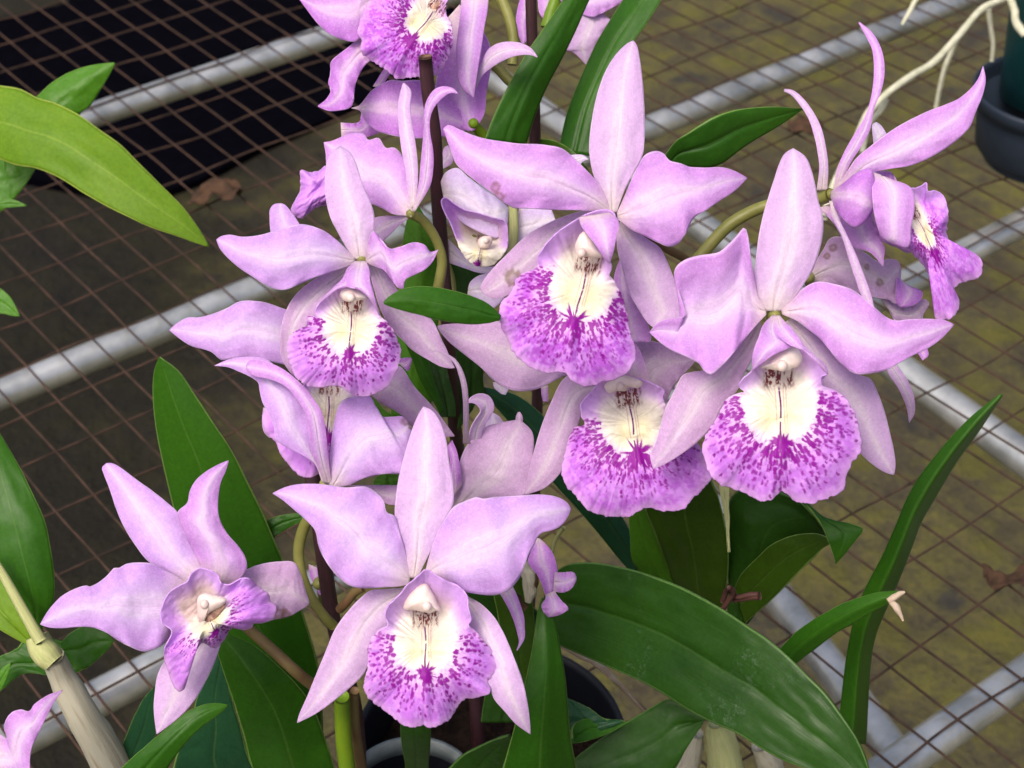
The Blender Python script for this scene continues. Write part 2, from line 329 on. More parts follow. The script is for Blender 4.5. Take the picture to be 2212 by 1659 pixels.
# ------------------------------------------------------------------ setting: ground under the bench
def ground_mat():
    m, nt, nd, lk, b = newmat('mossy_ground'); tc = nd.new('ShaderNodeTexCoord'); ob = tc.outputs['Object']
    n1 = tex(nd, lk, ob, 4.5, 5, .6); n2 = tex(nd, lk, ob, 26, 5, .65); n3 = tex(nd, lk, ob, 140, 3)
    r = ramp(nd, [(.32, (.034, .030, .022)), (.46, (.066, .056, .034)), (.55, (.098, .088, .034)), (.68, (.15, .145, .030))])
    e = mth(nd, lk, 'ADD', mth(nd, lk, 'ADD', mth(nd, lk, 'MULTIPLY', n1, .42), mth(nd, lk, 'MULTIPLY', n2, .36)), mth(nd, lk, 'MULTIPLY', n3, .22)); lk.new(e, r.inputs[0])
    c = r.outputs[0]
    n4 = tex(nd, lk, ob, 11, 4, .6); ms = nd.new('ShaderNodeMapRange'); ms.interpolation_type = 'SMOOTHSTEP'; lk.new(n4, ms.inputs[0]); ms.inputs[1].default_value = .50; ms.inputs[2].default_value = .66
    c = mixc(nd, lk, mth(nd, lk, 'MULTIPLY', ms.outputs[0], .5), c, (.12, .118, .018))
    md = nd.new('ShaderNodeMapRange'); lk.new(n4, md.inputs[0]); md.inputs[1].default_value = .42; md.inputs[2].default_value = .32
    c = mixc(nd, lk, mth(nd, lk, 'MULTIPLY', md.outputs[0], .7), c, (.03, .03, .034))
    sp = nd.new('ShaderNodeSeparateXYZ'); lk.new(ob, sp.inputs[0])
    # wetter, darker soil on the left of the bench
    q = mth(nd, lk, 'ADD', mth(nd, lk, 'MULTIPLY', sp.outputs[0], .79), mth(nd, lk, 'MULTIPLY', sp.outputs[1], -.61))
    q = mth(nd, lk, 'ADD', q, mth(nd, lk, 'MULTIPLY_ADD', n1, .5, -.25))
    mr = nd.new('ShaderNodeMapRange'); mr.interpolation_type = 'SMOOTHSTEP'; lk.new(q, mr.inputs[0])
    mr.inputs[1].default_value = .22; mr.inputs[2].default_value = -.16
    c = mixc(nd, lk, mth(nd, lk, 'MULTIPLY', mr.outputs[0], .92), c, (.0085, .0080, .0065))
    pb = mth(nd, lk, 'GREATER_THAN', n3, .70); c = mixc(nd, lk, mth(nd, lk, 'MULTIPLY', pb, .5), c, (.05, .035, .028))
    lk.new(c, b.inputs['Base Color']); b.inputs['Roughness'].default_value = .9; b.inputs['Specular IOR Level'].default_value = .15
    bp = nd.new('ShaderNodeBump'); bp.inputs['Strength'].default_value = .8; bp.inputs['Distance'].default_value = .02
    lk.new(n2, bp.inputs['Height']); lk.new(bp.outputs[0], b.inputs['Normal']); return m
GZ = -.55
a = Acc(); a.add([(-30, -30, GZ), (30, -30, GZ), (30, 30, GZ), (-30, 30, GZ)], [[0, 1, 2, 3]])
g = link('ground', a, ground_mat(), smooth=False); g.location = (0, 0, GZ); g['kind'] = 'structure'
def ground_patch():  # near-black sheet added to stand in for the shadow on the ground
    m, nt, nd, lk, b = newmat('painted_shade_black'); tc = nd.new('ShaderNodeTexCoord')
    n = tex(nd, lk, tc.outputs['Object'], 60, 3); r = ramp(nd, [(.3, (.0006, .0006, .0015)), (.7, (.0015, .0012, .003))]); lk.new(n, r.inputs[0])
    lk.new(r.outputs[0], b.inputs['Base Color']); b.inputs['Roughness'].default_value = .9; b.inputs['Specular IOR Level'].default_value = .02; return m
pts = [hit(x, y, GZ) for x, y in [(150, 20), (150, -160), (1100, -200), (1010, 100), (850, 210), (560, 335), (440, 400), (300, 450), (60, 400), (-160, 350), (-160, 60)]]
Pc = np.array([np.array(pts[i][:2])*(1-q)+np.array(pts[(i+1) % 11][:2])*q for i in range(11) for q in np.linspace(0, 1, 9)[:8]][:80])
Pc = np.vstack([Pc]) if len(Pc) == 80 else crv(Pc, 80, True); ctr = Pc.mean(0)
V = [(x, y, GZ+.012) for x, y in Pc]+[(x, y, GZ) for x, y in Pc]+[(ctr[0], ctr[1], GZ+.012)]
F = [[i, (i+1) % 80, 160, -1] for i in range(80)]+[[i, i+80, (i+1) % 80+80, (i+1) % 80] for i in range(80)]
a = Acc(); a.add(V, F); o = link('shade_sheet', a, ground_patch(), smooth=False)
tag(o, 'black sheet added as painted shade on the ground under the wire mesh at upper left', 'ground cloth')

# ------------------------------------------------------------------ the bench
bench = thing('wire_bench', 'rusty wire mesh bench top on galvanised steel pipes', 'bench', (0, -.5, GZ))
a = Acc()
def wire(p0, p1, r, wob, seed, n=90):
    t = np.linspace(0, 1, n)[:, None]; P = np.array(p0)*(1-t)+np.array(p1)*t
    L = np.linalg.norm(np.array(p1)-np.array(p0)); s = t[:, 0]*L/A
    P[:, 2] += (vn(s*.5+seed*7.3, s*0+seed)-.5)*wob
    k = 1 if abs(P[0, 0]-P[-1, 0]) > abs(P[0, 1]-P[-1, 1]) else 0
    P[:, k] += (vn(s*.45+seed*3.1, s*0+seed*1.7)-.5)*wob*1.1
    tube_acc(a, P, r, n=n*2, k=6)
for i, c in enumerate(range(-34, 52)): wire((c*A, -60*A, 0), (c*A, 34*A, 0), .00082, .0016, i)
for i, r in enumerate(range(-17, 31)): wire((-36*A, -2*r*A, -.0022), (54*A, -2*r*A, -.0016), .0008, .0050, i+200)
link('wire_mesh', a, WIRE, bench)
def pipe(name, p0, p1, r, wpar=bench):
    a = Acc(); tube_acc(a, [p0, (np.array(p0)+np.array(p1))/2, p1], r, n=12, k=40); return link(name, a, PIPE, wpar)
PR = .0108
for y in (2.2+11.9, 2.2, -10.15, -21.65, -33.75, -45.7): pipe('pipe', (-37*A, y*A, -.0035-PR), (55*A, y*A, -.0035-PR), PR)
z2 = -.0035-2*PR-.0125
p0 = hit(1040, 148, z2); p1 = hit(2212, 990, z2); dd = (p1-p0)/np.linalg.norm(p1-p0)
pipe('cross_pipe', p0-dd*.35, p1+dd*.5, .0118)
p0 = hit(1690, 1300, z2-.02); p1 = hit(1955, 1660, z2); dd = p1-p0
pipe('brace_pipe', p0-dd*1.2, p1+dd*.1, .0105)
for x in (-34, 53):
    for y in (14, -45.5):
      if (x, y) != (53, 14): pipe('leg', (x*A, y*A, -.03), (x*A, y*A, GZ), .014)

# ------------------------------------------------------------------ pots
plantc = hit(1060, 1600, .10)
pot_r = 285*np.dot(plantc-CAM, R_[2])/FPX
root = thing('orchid_plant', 'large flowering cattleya orchid with lilac flowers in black pot', 'orchid', (plantc[0], plantc[1], 0))
def pot(par, c, r, h, mat, name='pot', rim=None, soil=True):
    a = Acc(); t = .0018
    prof = [(.001, .001), (r*.78, .001), (r*.80, .003), (r*.97, h-.012), (r*1.03, h-.012), (r*1.04, h-.002), (r*1.03, h), (r*1.0, h), (r*.985, h-.004),
            (r*.95, h-.02), (r*.9, h-.05), (r*.8, .006), (.001, .006)]
    lathe_acc(a, (c[0], c[1], .0015), prof); o = link(name, a, mat, par)
    if rim:
        a = Acc(); lathe_acc(a, (c[0], c[1], .0015), [(r*1.045, h-.010), (r*1.055, h), (r*1.05, h+.003), (r*.97, h+.003), (r*.96, h-.006), (r*1.0, h-.0065), (r*1.045, h-.010)])
        link('rim', a, rim, o)
    if soil:
        a = Acc(); n = 20; rr = np.linspace(.001, r*.93, n)[:, None]; q = np.linspace(0, 2*math.pi, 60, endpoint=False)[None]
        X = c[0]+rr*np.cos(q); Y = c[1]+rr*np.sin(q); Z = h-.028+.012*fbm(X*160, Y*160); a.add(np.stack([X, Y, Z], -1), gridF(n, 60, True))
        link('potting_bark', a, BARK, o)
    return o
pot(root, plantc, pot_r, .10, POTB)
sc = hit(888, 1716, .105); sr = 138*np.dot(sc-CAM, R_[2])/FPX
sp_ = thing('small_pot', 'small empty black pot with pale grey rim at bottom edge', 'plant pot', (sc[0], sc[1], 0))
pot(sp_, sc, sr, .105, POTB, rim=POTR, soil=False)

bc = hit(2252, 345, 0); br = 165*np.dot(bc-CAM, R_[2])/FPX
bp_ = thing('plant_pot', 'dark navy plastic pot standing on the mesh at right edge', 'plant pot', (bc[0], bc[1], 0)); pot(bp_, bc, br, .062, POTN, soil=False)
tp = thing('potted_plant', 'teal pot with pale aerial roots, nested in the navy pot', 'potted plant', (bc[0], bc[1], .02))
a = Acc(); r = br*.66; c = hit(2258, 205, .042)
lathe_acc(a, (c[0], c[1], .042), [(.001, 0), (r*.9, 0), (r*1.0, .11), (r*1.06, .11), (r*1.07, .125), (r*.98, .125), (r*.9, .10), (.001, .09)]); link('pot', a, POTT, tp)
dq = np.dot(bc-CAM, R_[2])
tube(tp, 'aerial_root', ROOT, 'F', [(2215, -15), (2170, -2), (2120, 20), (2085, 60), (2050, 100), (2010, 140), (1970, 163), (1925, 195), (1875, 245), (1850, 300), (1835, 330), (1815, 370), (1795, 415), (1780, 470)], (dq-.12, dq-.20, dq-.28), (15, 15, 16, 15), wob=.25, label='thick pale root reaching across the bench')
tube(tp, 'aerial_root', ROOT, 'F', [(1915, 215), (1900, 240), (1880, 262), (1870, 290), (1862, 330)], (dq-.20, dq-.21), (13, 12), wob=.25)
tube(tp, 'aerial_root', ROOT, 'F', [(2072, 75), (2058, 105), (2040, 150), (2030, 190), (2022, 232)], (dq-.14, dq-.1), (14, 11, 9), wob=.25)
tube(tp, 'aerial_root', ROOT, 'F', [(2136, 22), (2140, 60), (2145, 95), (2142, 132)], (dq-.12, dq-.1), (12, 10, 8), wob=.25)
tube(tp, 'aerial_root', ROOT, 'F', [(2180, -10), (2190, 20), (2196, 50), (2214, 75)], (dq-.14, dq-.14), (16, 18), wob=.3)
rt = tube(None, 'aerial_root', ROOT, 'F', [(1990, -25), (1975, 5), (1962, 30), (1948, 54)], (dq-.15, dq-.15), (13, 11, 7), wob=.2)
tag(rt, 'short pale root with green tip hanging at the top edge', 'root')

# dead leaves
def deadleaf(label, z, L, R, hh):
    a = Acc(); L = crv([hit(x, y, hh) for x, y in cv(z, L)], 24); R = crv([hit(x, y, hh+.004) for x, y in cv(z, R)], 24)
    v = np.linspace(0, 1, 10)[None, :, None]; P = L[:, None]*(1-v)+R[:, None]*v
    n_ = fbm(P[..., 0]*130, P[..., 1]*130); P[..., 2] += (n_-.35)*.014
    a.add(P, gridF(24, 10)); o = link('dead_leaf', a, DEAD, None, .0006); tag(o, label, 'dead leaf', 'dead leaves on the bench')
deadleaf('curled brown leaf on the mesh beside the yellow-green leaf tip', 'F', [(405, 440), (430, 415), (460, 392), (490, 388), (520, 402)], [(408, 452), (440, 445), (470, 430), (500, 436), (522, 420)], .004)
deadleaf('dark brown leaf scrap on the mesh at the right edge', 'F', [(2118, 1228), (2150, 1245), (2185, 1240), (2215, 1222)], [(2125, 1262), (2160, 1275), (2190, 1262), (2218, 1275)], .004)
deadleaf('small brown leaf scrap lying on the mesh under the tall narrow root', 'F', [(1700, 268), (1735, 262), (1775, 270)], [(1705, 285), (1740, 290), (1780, 282)], .004)

# ------------------------------------------------------------------ stakes and stems
def stake(label, z, pts, d, wpx, cut=True):
    P = cv(z, pts); d_ = np.interp(np.linspace(0, 1, len(P)), np.linspace(0, 1, len(d)), d)
    r = thing('plant_stake', label, 'plant stake', W(*P[-1], d_[-1]), 'maroon stakes tied among the orchid stems')
    tube(r, 'rod', STK, z, pts, d, wpx, wob=.10)
    if cut:
        a = Acc(); p = W(*P[0], d_[0]); q = W(*P[1], d_[1]); u = (p-q)/np.linalg.norm(p-q); tube_acc(a, [p-u*.0004, p+u*.00005, p+u*.0005], [wpx[0]*.5*d[0]/FPX*.93]*3, n=4, wob=.1); link('cut_end', a, CUT, r)
    return r
stake('dark maroon stake with cut woody top below the topmost flower', 'F', [(919, 124), (926, 200), (938, 287), (944, 400), (953, 520), (963, 640), (972, 780), (982, 910), (990, 990), (1010, 1250), (1030, 1560), (1040, 1720)], (.648, .66, .68, .69, .74, .80, .84), (31, 30, 29, 30, 30))
stake('dark maroon stake rising out of the top edge between two green leaves', 'F', [(1146, -60), (1149, 60), (1153, 180), (1156, 300), (1158, 500), (1160, 700), (1161, 870), (1150, 1200), (1130, 1560), (1120, 1700)], (.70, .72, .75, .80, .84), (25, 25, 24, 22), False)
stake('dark maroon stake at left behind the bottom flowers', 'F', [(655, 900), (668, 985), (686, 1110), (701, 1220), (716, 1320), (735, 1410), (765, 1520), (774, 1600), (780, 1720)], (.672, .68, .70, .76), (34, 34, 32, 30), False)

def stem(mat, z, pts, d, wpx, name='stem', label=None, **k): return tube(root, name, mat, z, pts, d, wpx, label=label, **k)
stem(STB, 'X1', [(150, 390), (155, 520), (165, 700), (190, 900), (200, 1000)], (.66, .70), (33, 38), label='bright green flower stem')
stem(PED_B, 'X1', [(240, 350), (235, 460), (240, 600), (262, 760), (285, 920)], (.665, .71), (20, 24, 26), label='brown sheathed stem')
stem(PED_B, 'Y3', [(-60, 1110), (0, 1165), (120, 1270), (250, 1390), (370, 1490), (480, 1560), (560, 1600)], (.655, .66, .69), (24, 26, 26))
stem(PED_B, 'Y3', [(720, 870), (660, 900), (600, 970), (560, 1010)], (.66, .67), (18, 20))
stem(PED_G, 'Z6', [(130, 470), (170, 600), (180, 800)], (.70, .70), (10, 10))
stem(CANG, 'F', [(1108, 440), (1110, 500), (1104, 560)], (.69, .69), (20, 22))

# ------------------------------------------------------------------ leaves of the main plant
def leaf(mat, z, L, R, d, par=None, label=None, name='leaf', **k):
    k.setdefault('m', 17); k.setdefault('rib', .0012); k.setdefault('cup', .10)
    return strip(par or root, name, mat, z, L, R, d, thick=.0013, label=label, **k)
leaf(LG, 'Z3', [(375, 905), (430, 760), (520, 570), (650, 340), (760, 180), (870, 20), (960, -120), (1080, -300)], [(640, 935), (700, 740), (780, 550), (860, 400), (945, 230), (1020, 60), (1075, -80), (1085, -290)], (.69, .69, .70), fold=.18, twist=.25)
leaf(LG, 'Z3', [(855, 990), (925, 700), (1005, 500), (1100, 290), (1200, 120), (1290, -20), (1400, -180), (1560, -360)], [(1060, 1010), (1130, 720), (1230, 480), (1340, 270), (1420, 160), (1530, -20), (1570, -140), (1570, -350)], (.715, .72, .73), fold=.12, twist=-.2)
leaf(LO, 'Z3', [(740, 900), (800, 905), (880, 935), (960, 990), (1050, 1120)], [(760, 990), (860, 1000), (930, 1050), (1000, 1110), (1070, 1200)], (.71, .70, .70))
leaf(LG, 'Z4', [(-120, 1010), (-40, 910), (30, 865), (120, 805), (210, 755), (330, 715), (450, 698), (600, 692), (700, 700), (775, 705)], [(-120, 1180), (-20, 1080), (60, 1075), (180, 1080), (260, 1050), (340, 990), (400, 945), (480, 895), (600, 825), (775, 705)], (.66, .655, .67), fold=-.12, cup=.25, twist=.3)
leaf(LG, 'F', [(1080, 683), (1066, 668), (1040, 650), (990, 632), (930, 621), (885, 622), (850, 635), (829, 653)], [(1080, 688), (1066, 694), (1045, 698), (1000, 698), (950, 690), (900, 678), (860, 667), (829, 655)], (.592, .586, .583), fold=.22, label='small narrow leaf crossing in front of the stems')
leaf(LG, 'F', [(560, 1700), (520, 1560), (470, 1400), (425, 1260), (385, 1130), (365, 1050), (350, 985), (338, 920), (332, 850), (335, 800), (345, 771)], [(700, 1700), (697, 1560), (690, 1450), (655, 1325), (625, 1240), (605, 1195), (568, 1108), (534, 1038), (500, 972), (466, 920), (420, 850), (385, 800), (345, 771)], (.76, .70, .665), fold=.14, twist=-.15, label='long leaf standing behind the lower left flower')
leaf(LG, 'Y2', [(1700, 1760), (1640, 1659), (1570, 1400), (1500, 1180), (1440, 1000), (1410, 880), (1420, 780)], [(2200, 1760), (2120, 1500), (2020, 1250), (1900, 1090), (1760, 960), (1620, 850), (1430, 770)], (.72, .69, .68), fold=.25, cup=.0)
leaf(LT, 'Y2', [(1100, 1760), (1150, 1560), (1230, 1400), (1280, 1200), (1380, 1000), (1450, 800)], [(1780, 1760), (1640, 1640), (1560, 1400), (1500, 1200), (1460, 1000), (1450, 800)], (.75, .73, .72))
leaf(LT, 'Y2', [(760, 1640), (800, 1500), (860, 1350), (930, 1210), (1010, 1120)], [(880, 1680), (960, 1560), (1010, 1440), (1020, 1300), (1015, 1120)], (.74, .73, .72))
leaf(LG, 'Y2', [(730, 1720), (880, 1575), (980, 1490), (1100, 1390), (1230, 1290), (1340, 1250), (1420, 1243), (1475, 1252)], [(1010, 1760), (1080, 1659), (1160, 1545), (1250, 1440), (1350, 1355), (1420, 1305), (1475, 1254)], (.60, .595, .60), fold=.2, label='small leaf tip in front of the lower left flower')
leaf(LG, 'Y1', [(1720, 640), (1740, 605), (1800, 580), (1860, 568), (1940, 562), (1990, 560)], [(1775, 720), (1800, 700), (1850, 665), (1900, 640), (1960, 610), (2000, 580)], (.70, .70, .70))
BIG = leaf(LD, 'Y5', [(280, 800), (400, 722), (480, 708), (590, 710), (700, 728), (860, 765), (1000, 813), (1120, 860), (1260, 930), (1400, 1010), (1550, 1110), (1700, 1210), (1840, 1330), (1960, 1450), (2060, 1550), (2165, 1690), (2270, 1850), (2330, 1990), (2380, 2160)],
     [(200, 1150), (340, 1238), (500, 1310), (700, 1400), (900, 1490), (1040, 1570), (1160, 1650), (1330, 1740), (1500, 1815), (1650, 1910), (1800, 1990), (1930, 2040), (2060, 2100), (2200, 2150), (2380, 2165)], (.72, .655, .63), n=90, m=33, cup=.12, fold=-.10, twist=.10, rib=.0016, label='broad dark leaf with dried water marks arching to the right')
leaf(LG, 'Y4', [(1520, 1690), (1590, 1450), (1640, 1260), (1690, 1050), (1720, 900), (1740, 760), (1760, 640), (1785, 560)], [(2010, 1690), (1965, 1450), (1945, 1250), (1930, 1080), (1905, 930), (1880, 800), (1845, 670), (1790, 560)], (.66, .645, .65), fold=.45, cup=0, twist=.2, label='upright folded leaf right of the bottom centre flower')
leaf(LT, 'X1', [(1715, 700), (1720, 560), (1712, 480), (1700, 400)], [(2110, 560), (1970, 545), (1860, 470), (1702, 398)], (.70, .70, .70))
leaf(LD, 'Y7', [(1290, 1340), (1180, 1280), (1050, 1212), (950, 1260), (830, 1330), (700, 1410), (580, 1490), (440, 1600), (300, 1760)], [(1290, 1345), (1240, 1420), (1160, 1540), (1080, 1670), (960, 1740), (800, 1780), (600, 1800), (300, 1780)], (.70, .71, .72), cup=.05)
leaf(LG, 'X1', [(1740, 680), (1745, 600), (1800, 555), (1900, 545), (2000, 548), (2120, 565)], [(1750, 715), (1820, 705), (1900, 680), (1980, 650), (2060, 605), (2120, 568)], (.69, .70, .70))
leaf(LD, 'X1', [(880, 900), (980, 800), (1100, 735), (1200, 690), (1310, 655)], [(1260, 960), (1290, 850), (1310, 780), (1325, 700), (1312, 658)], (.69, .68, .67))
leaf(LD, 'X1', [(585, 960), (590, 860), (575, 760), (560, 660), (560, 560)], [(755, 960), (750, 840), (760, 740), (765, 640), (755, 560)], (.71, .68, .665), cup=.3, label='dark green leaf below the bottom centre lip')
leaf(LO, 'Y5', [(1150, 900), (1080, 825), (1020, 660), (960, 500), (905, 370), (900, 200), (1050, 40), (1310, 20)], [(1400, 1030), (1400, 1000), (1432, 800), (1437, 620), (1412, 440), (1370, 280), (1325, 165), (1320, 30)], (.73, .70, .68), fold=.1, label='broad olive leaf below the right lips')
leaf(LB, 'Y5', [(880, 800), (850, 745), (815, 690), (800, 550), (790, 400), (790, 250)], [(1100, 870), (1080, 810), (1020, 670), (960, 510), (905, 380), (800, 245)], (.735, .72, .71), cup=.0, label='bright green leaf edge below the lips')
leaf(LT, 'F', [(1390, 1260), (1345, 1215), (1300, 1160), (1240, 1090), (1197, 1043), (1140, 960), (1090, 900), (1040, 845)], [(1380, 1240), (1372, 1180), (1345, 1120), (1300, 1060), (1220, 960), (1165, 892), (1110, 852), (1042, 836)], (.76, .75, .73), fold=.2, label='dark blue-green leaf behind the lips')
leaf(LD, 'Y5', [(1430, 1060), (1438, 800), (1440, 560), (1440, 330), (1500, 240), (1650, 230), (1790, 260), (1915, 322), (1990, 400)], [(1560, 1100), (1620, 1030), (1690, 970), (1800, 862), (1950, 705), (2060, 600), (2110, 570), (2080, 520), (2000, 405)], (.73, .71, .69), cup=.1, fold=.08)
leaf(LO, 'Y5', [(1480, 880), (1520, 790), (1620, 680), (1720, 590), (1860, 530), (2010, 520), (2080, 545)], [(1545, 1100), (1690, 972), (1800, 864), (1900, 762), (1990, 675), (2060, 600), (2095, 575)], (.722, .70, .682), cup=.1, label='yellowish underside of the right leaf')
leaf(LG, 'Y6', [(790, 845), (850, 915), (900, 990), (940, 1080), (970, 1160), (990, 1225)], [(800, 835), (900, 930), (1000, 965), (1100, 982), (1165, 1008), (1130, 1065), (1060, 1150), (992, 1227)], (.685, .675, .68), label='folded leaf tip')
leaf(CANG, 'Y5', [(1440, 640), (1415, 430), (1390, 300), (1375, 200)], [(1442, 640), (1441, 450), (1440, 330), (1440, 200)], (.69, .69, .69), name='pale_stalk')
leaf(LG, 'Y6', [(1000, 2400), (1080, 1750), (1150, 1480), (1220, 1330), (1300, 1180), (1380, 1000), (1450, 830), (1540, 670), (1640, 540), (1760, 400), (1880, 280), (1980, 200), (2066, 135)], [(1180, 2400), (1230, 1750), (1310, 1530), (1390, 1350), (1480, 1120), (1540, 960), (1620, 820), (1720, 650), (1810, 510), (1900, 390), (2000, 240), (2067, 137)], (.74, .70, .68), fold=1.3, cup=0, twist=.5, n=80, rib=.0, label='long narrow leaf pointing to the right edge')
leaf(LG, 'Y8', [(540, 960), (630, 890), (750, 770), (900, 670), (1050, 590), (1200, 540), (1330, 515), (1405, 516)], [(640, 1080), (740, 975), (860, 880), (1000, 775), (1100, 720), (1230, 640), (1340, 580), (1406, 520)], (.70, .675, .66), fold=.4, cup=0, label='narrow leaf with a withered pale tip')
a = Acc(); 
for q in ([(1330, 580), (1385, 545), (1440, 518)], [(1345, 578), (1385, 620), (1405, 660), (1428, 705)]):
    P = cv('Y8', q); tube_acc(a, [W(x, y, .658) for x, y in P], [.0011, .0013, .0005] if len(P) == 3 else [.0009, .0015, .0009, .0004], n=16, k=8, wob=.7)
link('withered_tip', a, DRY, root)
# leaves seen between the flowers
leaf(LB, 'F', [(845, 900), (850, 820), (858, 700), (866, 600), (875, 500), (890, 440)], [(925, 900), (940, 800), (945, 700), (950, 600), (945, 520), (900, 440)], (.71, .705, .70), fold=.3)
leaf(LG, 'X2', [(700, 1530), (640, 1420), (560, 1300), (480, 1150), (420, 1000), (350, 820), (300, 700)], [(720, 1480), (690, 1380), (620, 1180), (570, 1000), (520, 880), (440, 780), (310, 690)], (.695, .69, .685), fold=.3, label='slender leaf blade between the flowers')
leaf(LD, 'X2', [(700, 1560), (660, 1400), (620, 1200), (580, 1000), (560, 850)], [(850, 1560), (840, 1400), (790, 1200), (750, 1050), (600, 850)], (.70, .70, .70), cup=.3)
leaf(LD, 'X2', [(880, 1700), (880, 1300), (830, 900), (800, 400), (780, 0), (780, -150)], [(1140, 1300), (1130, 1100), (1200, 800), (1250, 400), (1250, 100), (1000, -150)], (.725, .72, .715), cup=.2)
leaf(LB, 'X2', [(-60, 1700), (0, 1600), (20, 1450), (0, 1350)], [(260, 1600), (180, 1530), (90, 1460), (0, 1350)], (.70, .70, .70))
leaf(LB, 'X5', [(1380, 1300), (1400, 1230), (1440, 1200), (1500, 1190)], [(1700, 1300), (1690, 1240), (1640, 1190), (1510, 1185)], (.70, .70, .70))
leaf(LO, 'F', [(1090, 1500), (1085, 1420), (1075, 1330), (1060, 1250), (1050, 1180)], [(1185, 1500), (1160, 1400), (1150, 1300), (1135, 1200), (1060, 1180)], (.74, .73, .72))
leaf(LD, 'F', [(1040, 1560), (1050, 1450), (1030, 1350), (1000, 1250)], [(1130, 1560), (1180, 1450), (1170, 1330), (1010, 1250)], (.76, .75, .74))
# pseudobulbs
tube(root, 'pseudobulb', CANG, 'Y7', [(1355, 1360), (1375, 1420), (1400, 1530), (1415, 1660), (1420, 1800)], (.78, .80), (32, 60, 72, 78, 78), wob=.1, label='pale green pseudobulb')
tube(root, 'pseudobulb', CANE, 'Y7', [(1235, 1430), (1200, 1530), (1165, 1640), (1140, 1780)], (.79, .81), (30, 52, 60, 62), wob=.15, label='pinkish dry pseudobulb')
tube(root, 'pseudobulb', CANE, 'Y7', [(1640, 1500), (1680, 1570), (1710, 1650), (1730, 1780)], (.79, .81), (38, 54, 58, 60), wob=.15)
for q, wq in (([(1740, 700), (1780, 780), (1795, 880), (1780, 960)], (20, 34, 30, 16)), ([(1660, 880), (1700, 940), (1760, 1000)], (14, 20, 16)), ([(1840, 780), (1820, 860), (1800, 930)], (10, 16, 14))):
    tube(root, 'dry_sheath', CANE if len(q) == 4 else DEAD, 'Y3', q, (.715, .72), wq, wob=.5)
stem(CANG, 'Y3', [(2010, 480), (1960, 560), (1930, 680), (1900, 800)], (.78, .80), (9, 9, 8), name='dry_stalk')
stem(DRY, 'Y7', [(340, 860), (470, 930), (580, 980), (660, 1050), (740, 1130), (900, 1300)], (.80, .86), (8, 12, 16, 12, 5), name='dry_stalk', wob=.4)
# plant tie
tie = Acc()
for q in ([(1400, 1010), (1440, 950), (1470, 900), (1440, 870)], [(1440, 880), (1490, 930), (1560, 920), (1640, 915)], [(1470, 950), (1520, 945), (1580, 935), (1642, 935)], [(1400, 960), (1420, 900), (1440, 870)]):
    P = cv('Y5', q); tube_acc(tie, [W(x, y, .668-.003*i) for i, (x, y) in enumerate(P)], .0011, n=14, k=8, wob=.3)
tag(link('plant_tie', tie, TWIG, None), 'brown twisted plant tie poking out beside the olive leaf', 'plant tie')

# ------------------------------------------------------------------ flowers
def flower(par, label, c, d, ped=None, pedw=(20, 20), pedd=None, pm=None, nosph=False):
    """the flower itself is its pedicel with the green receptacle; petals, sepals, lip and column are its pieces"""
    a = Acc()
    if ped is None: ped = [(c[0], c[1]), (c[0]+6, c[1]+25), (c[0]+5, c[1]+60)]; pedd = (d+.004, d+.05)
    pedd = pedd or (d+.004, d+.02)
    dd = np.interp(np.linspace(0, 1, len(ped)), np.linspace(0, 1, len(pedd)), pedd)
    ww = np.interp(np.linspace(0, 1, len(ped)), np.linspace(0, 1, len(pedw)), pedw)
    a = Acc(); sph_acc(a, W(ped[0][0], ped[0][1], dd[0]), min(.0021, ww[0]*.62*dd[0]/FPX), (1, 1, 1.1))
    tube_acc(a, [W(p[0], p[1], q) for p, q in zip(ped, dd)], [x*.5*q/FPX for x, q in zip(ww, dd)])
    if ped[0][0] == c[0] and not nosph and ped[0][1] == c[1]: sph_acc(a, W(c[0], c[1], d-.0045), .0027, (1, 1, 1.6))
    return link('flower', a, pm or PED_G, par, label=label)
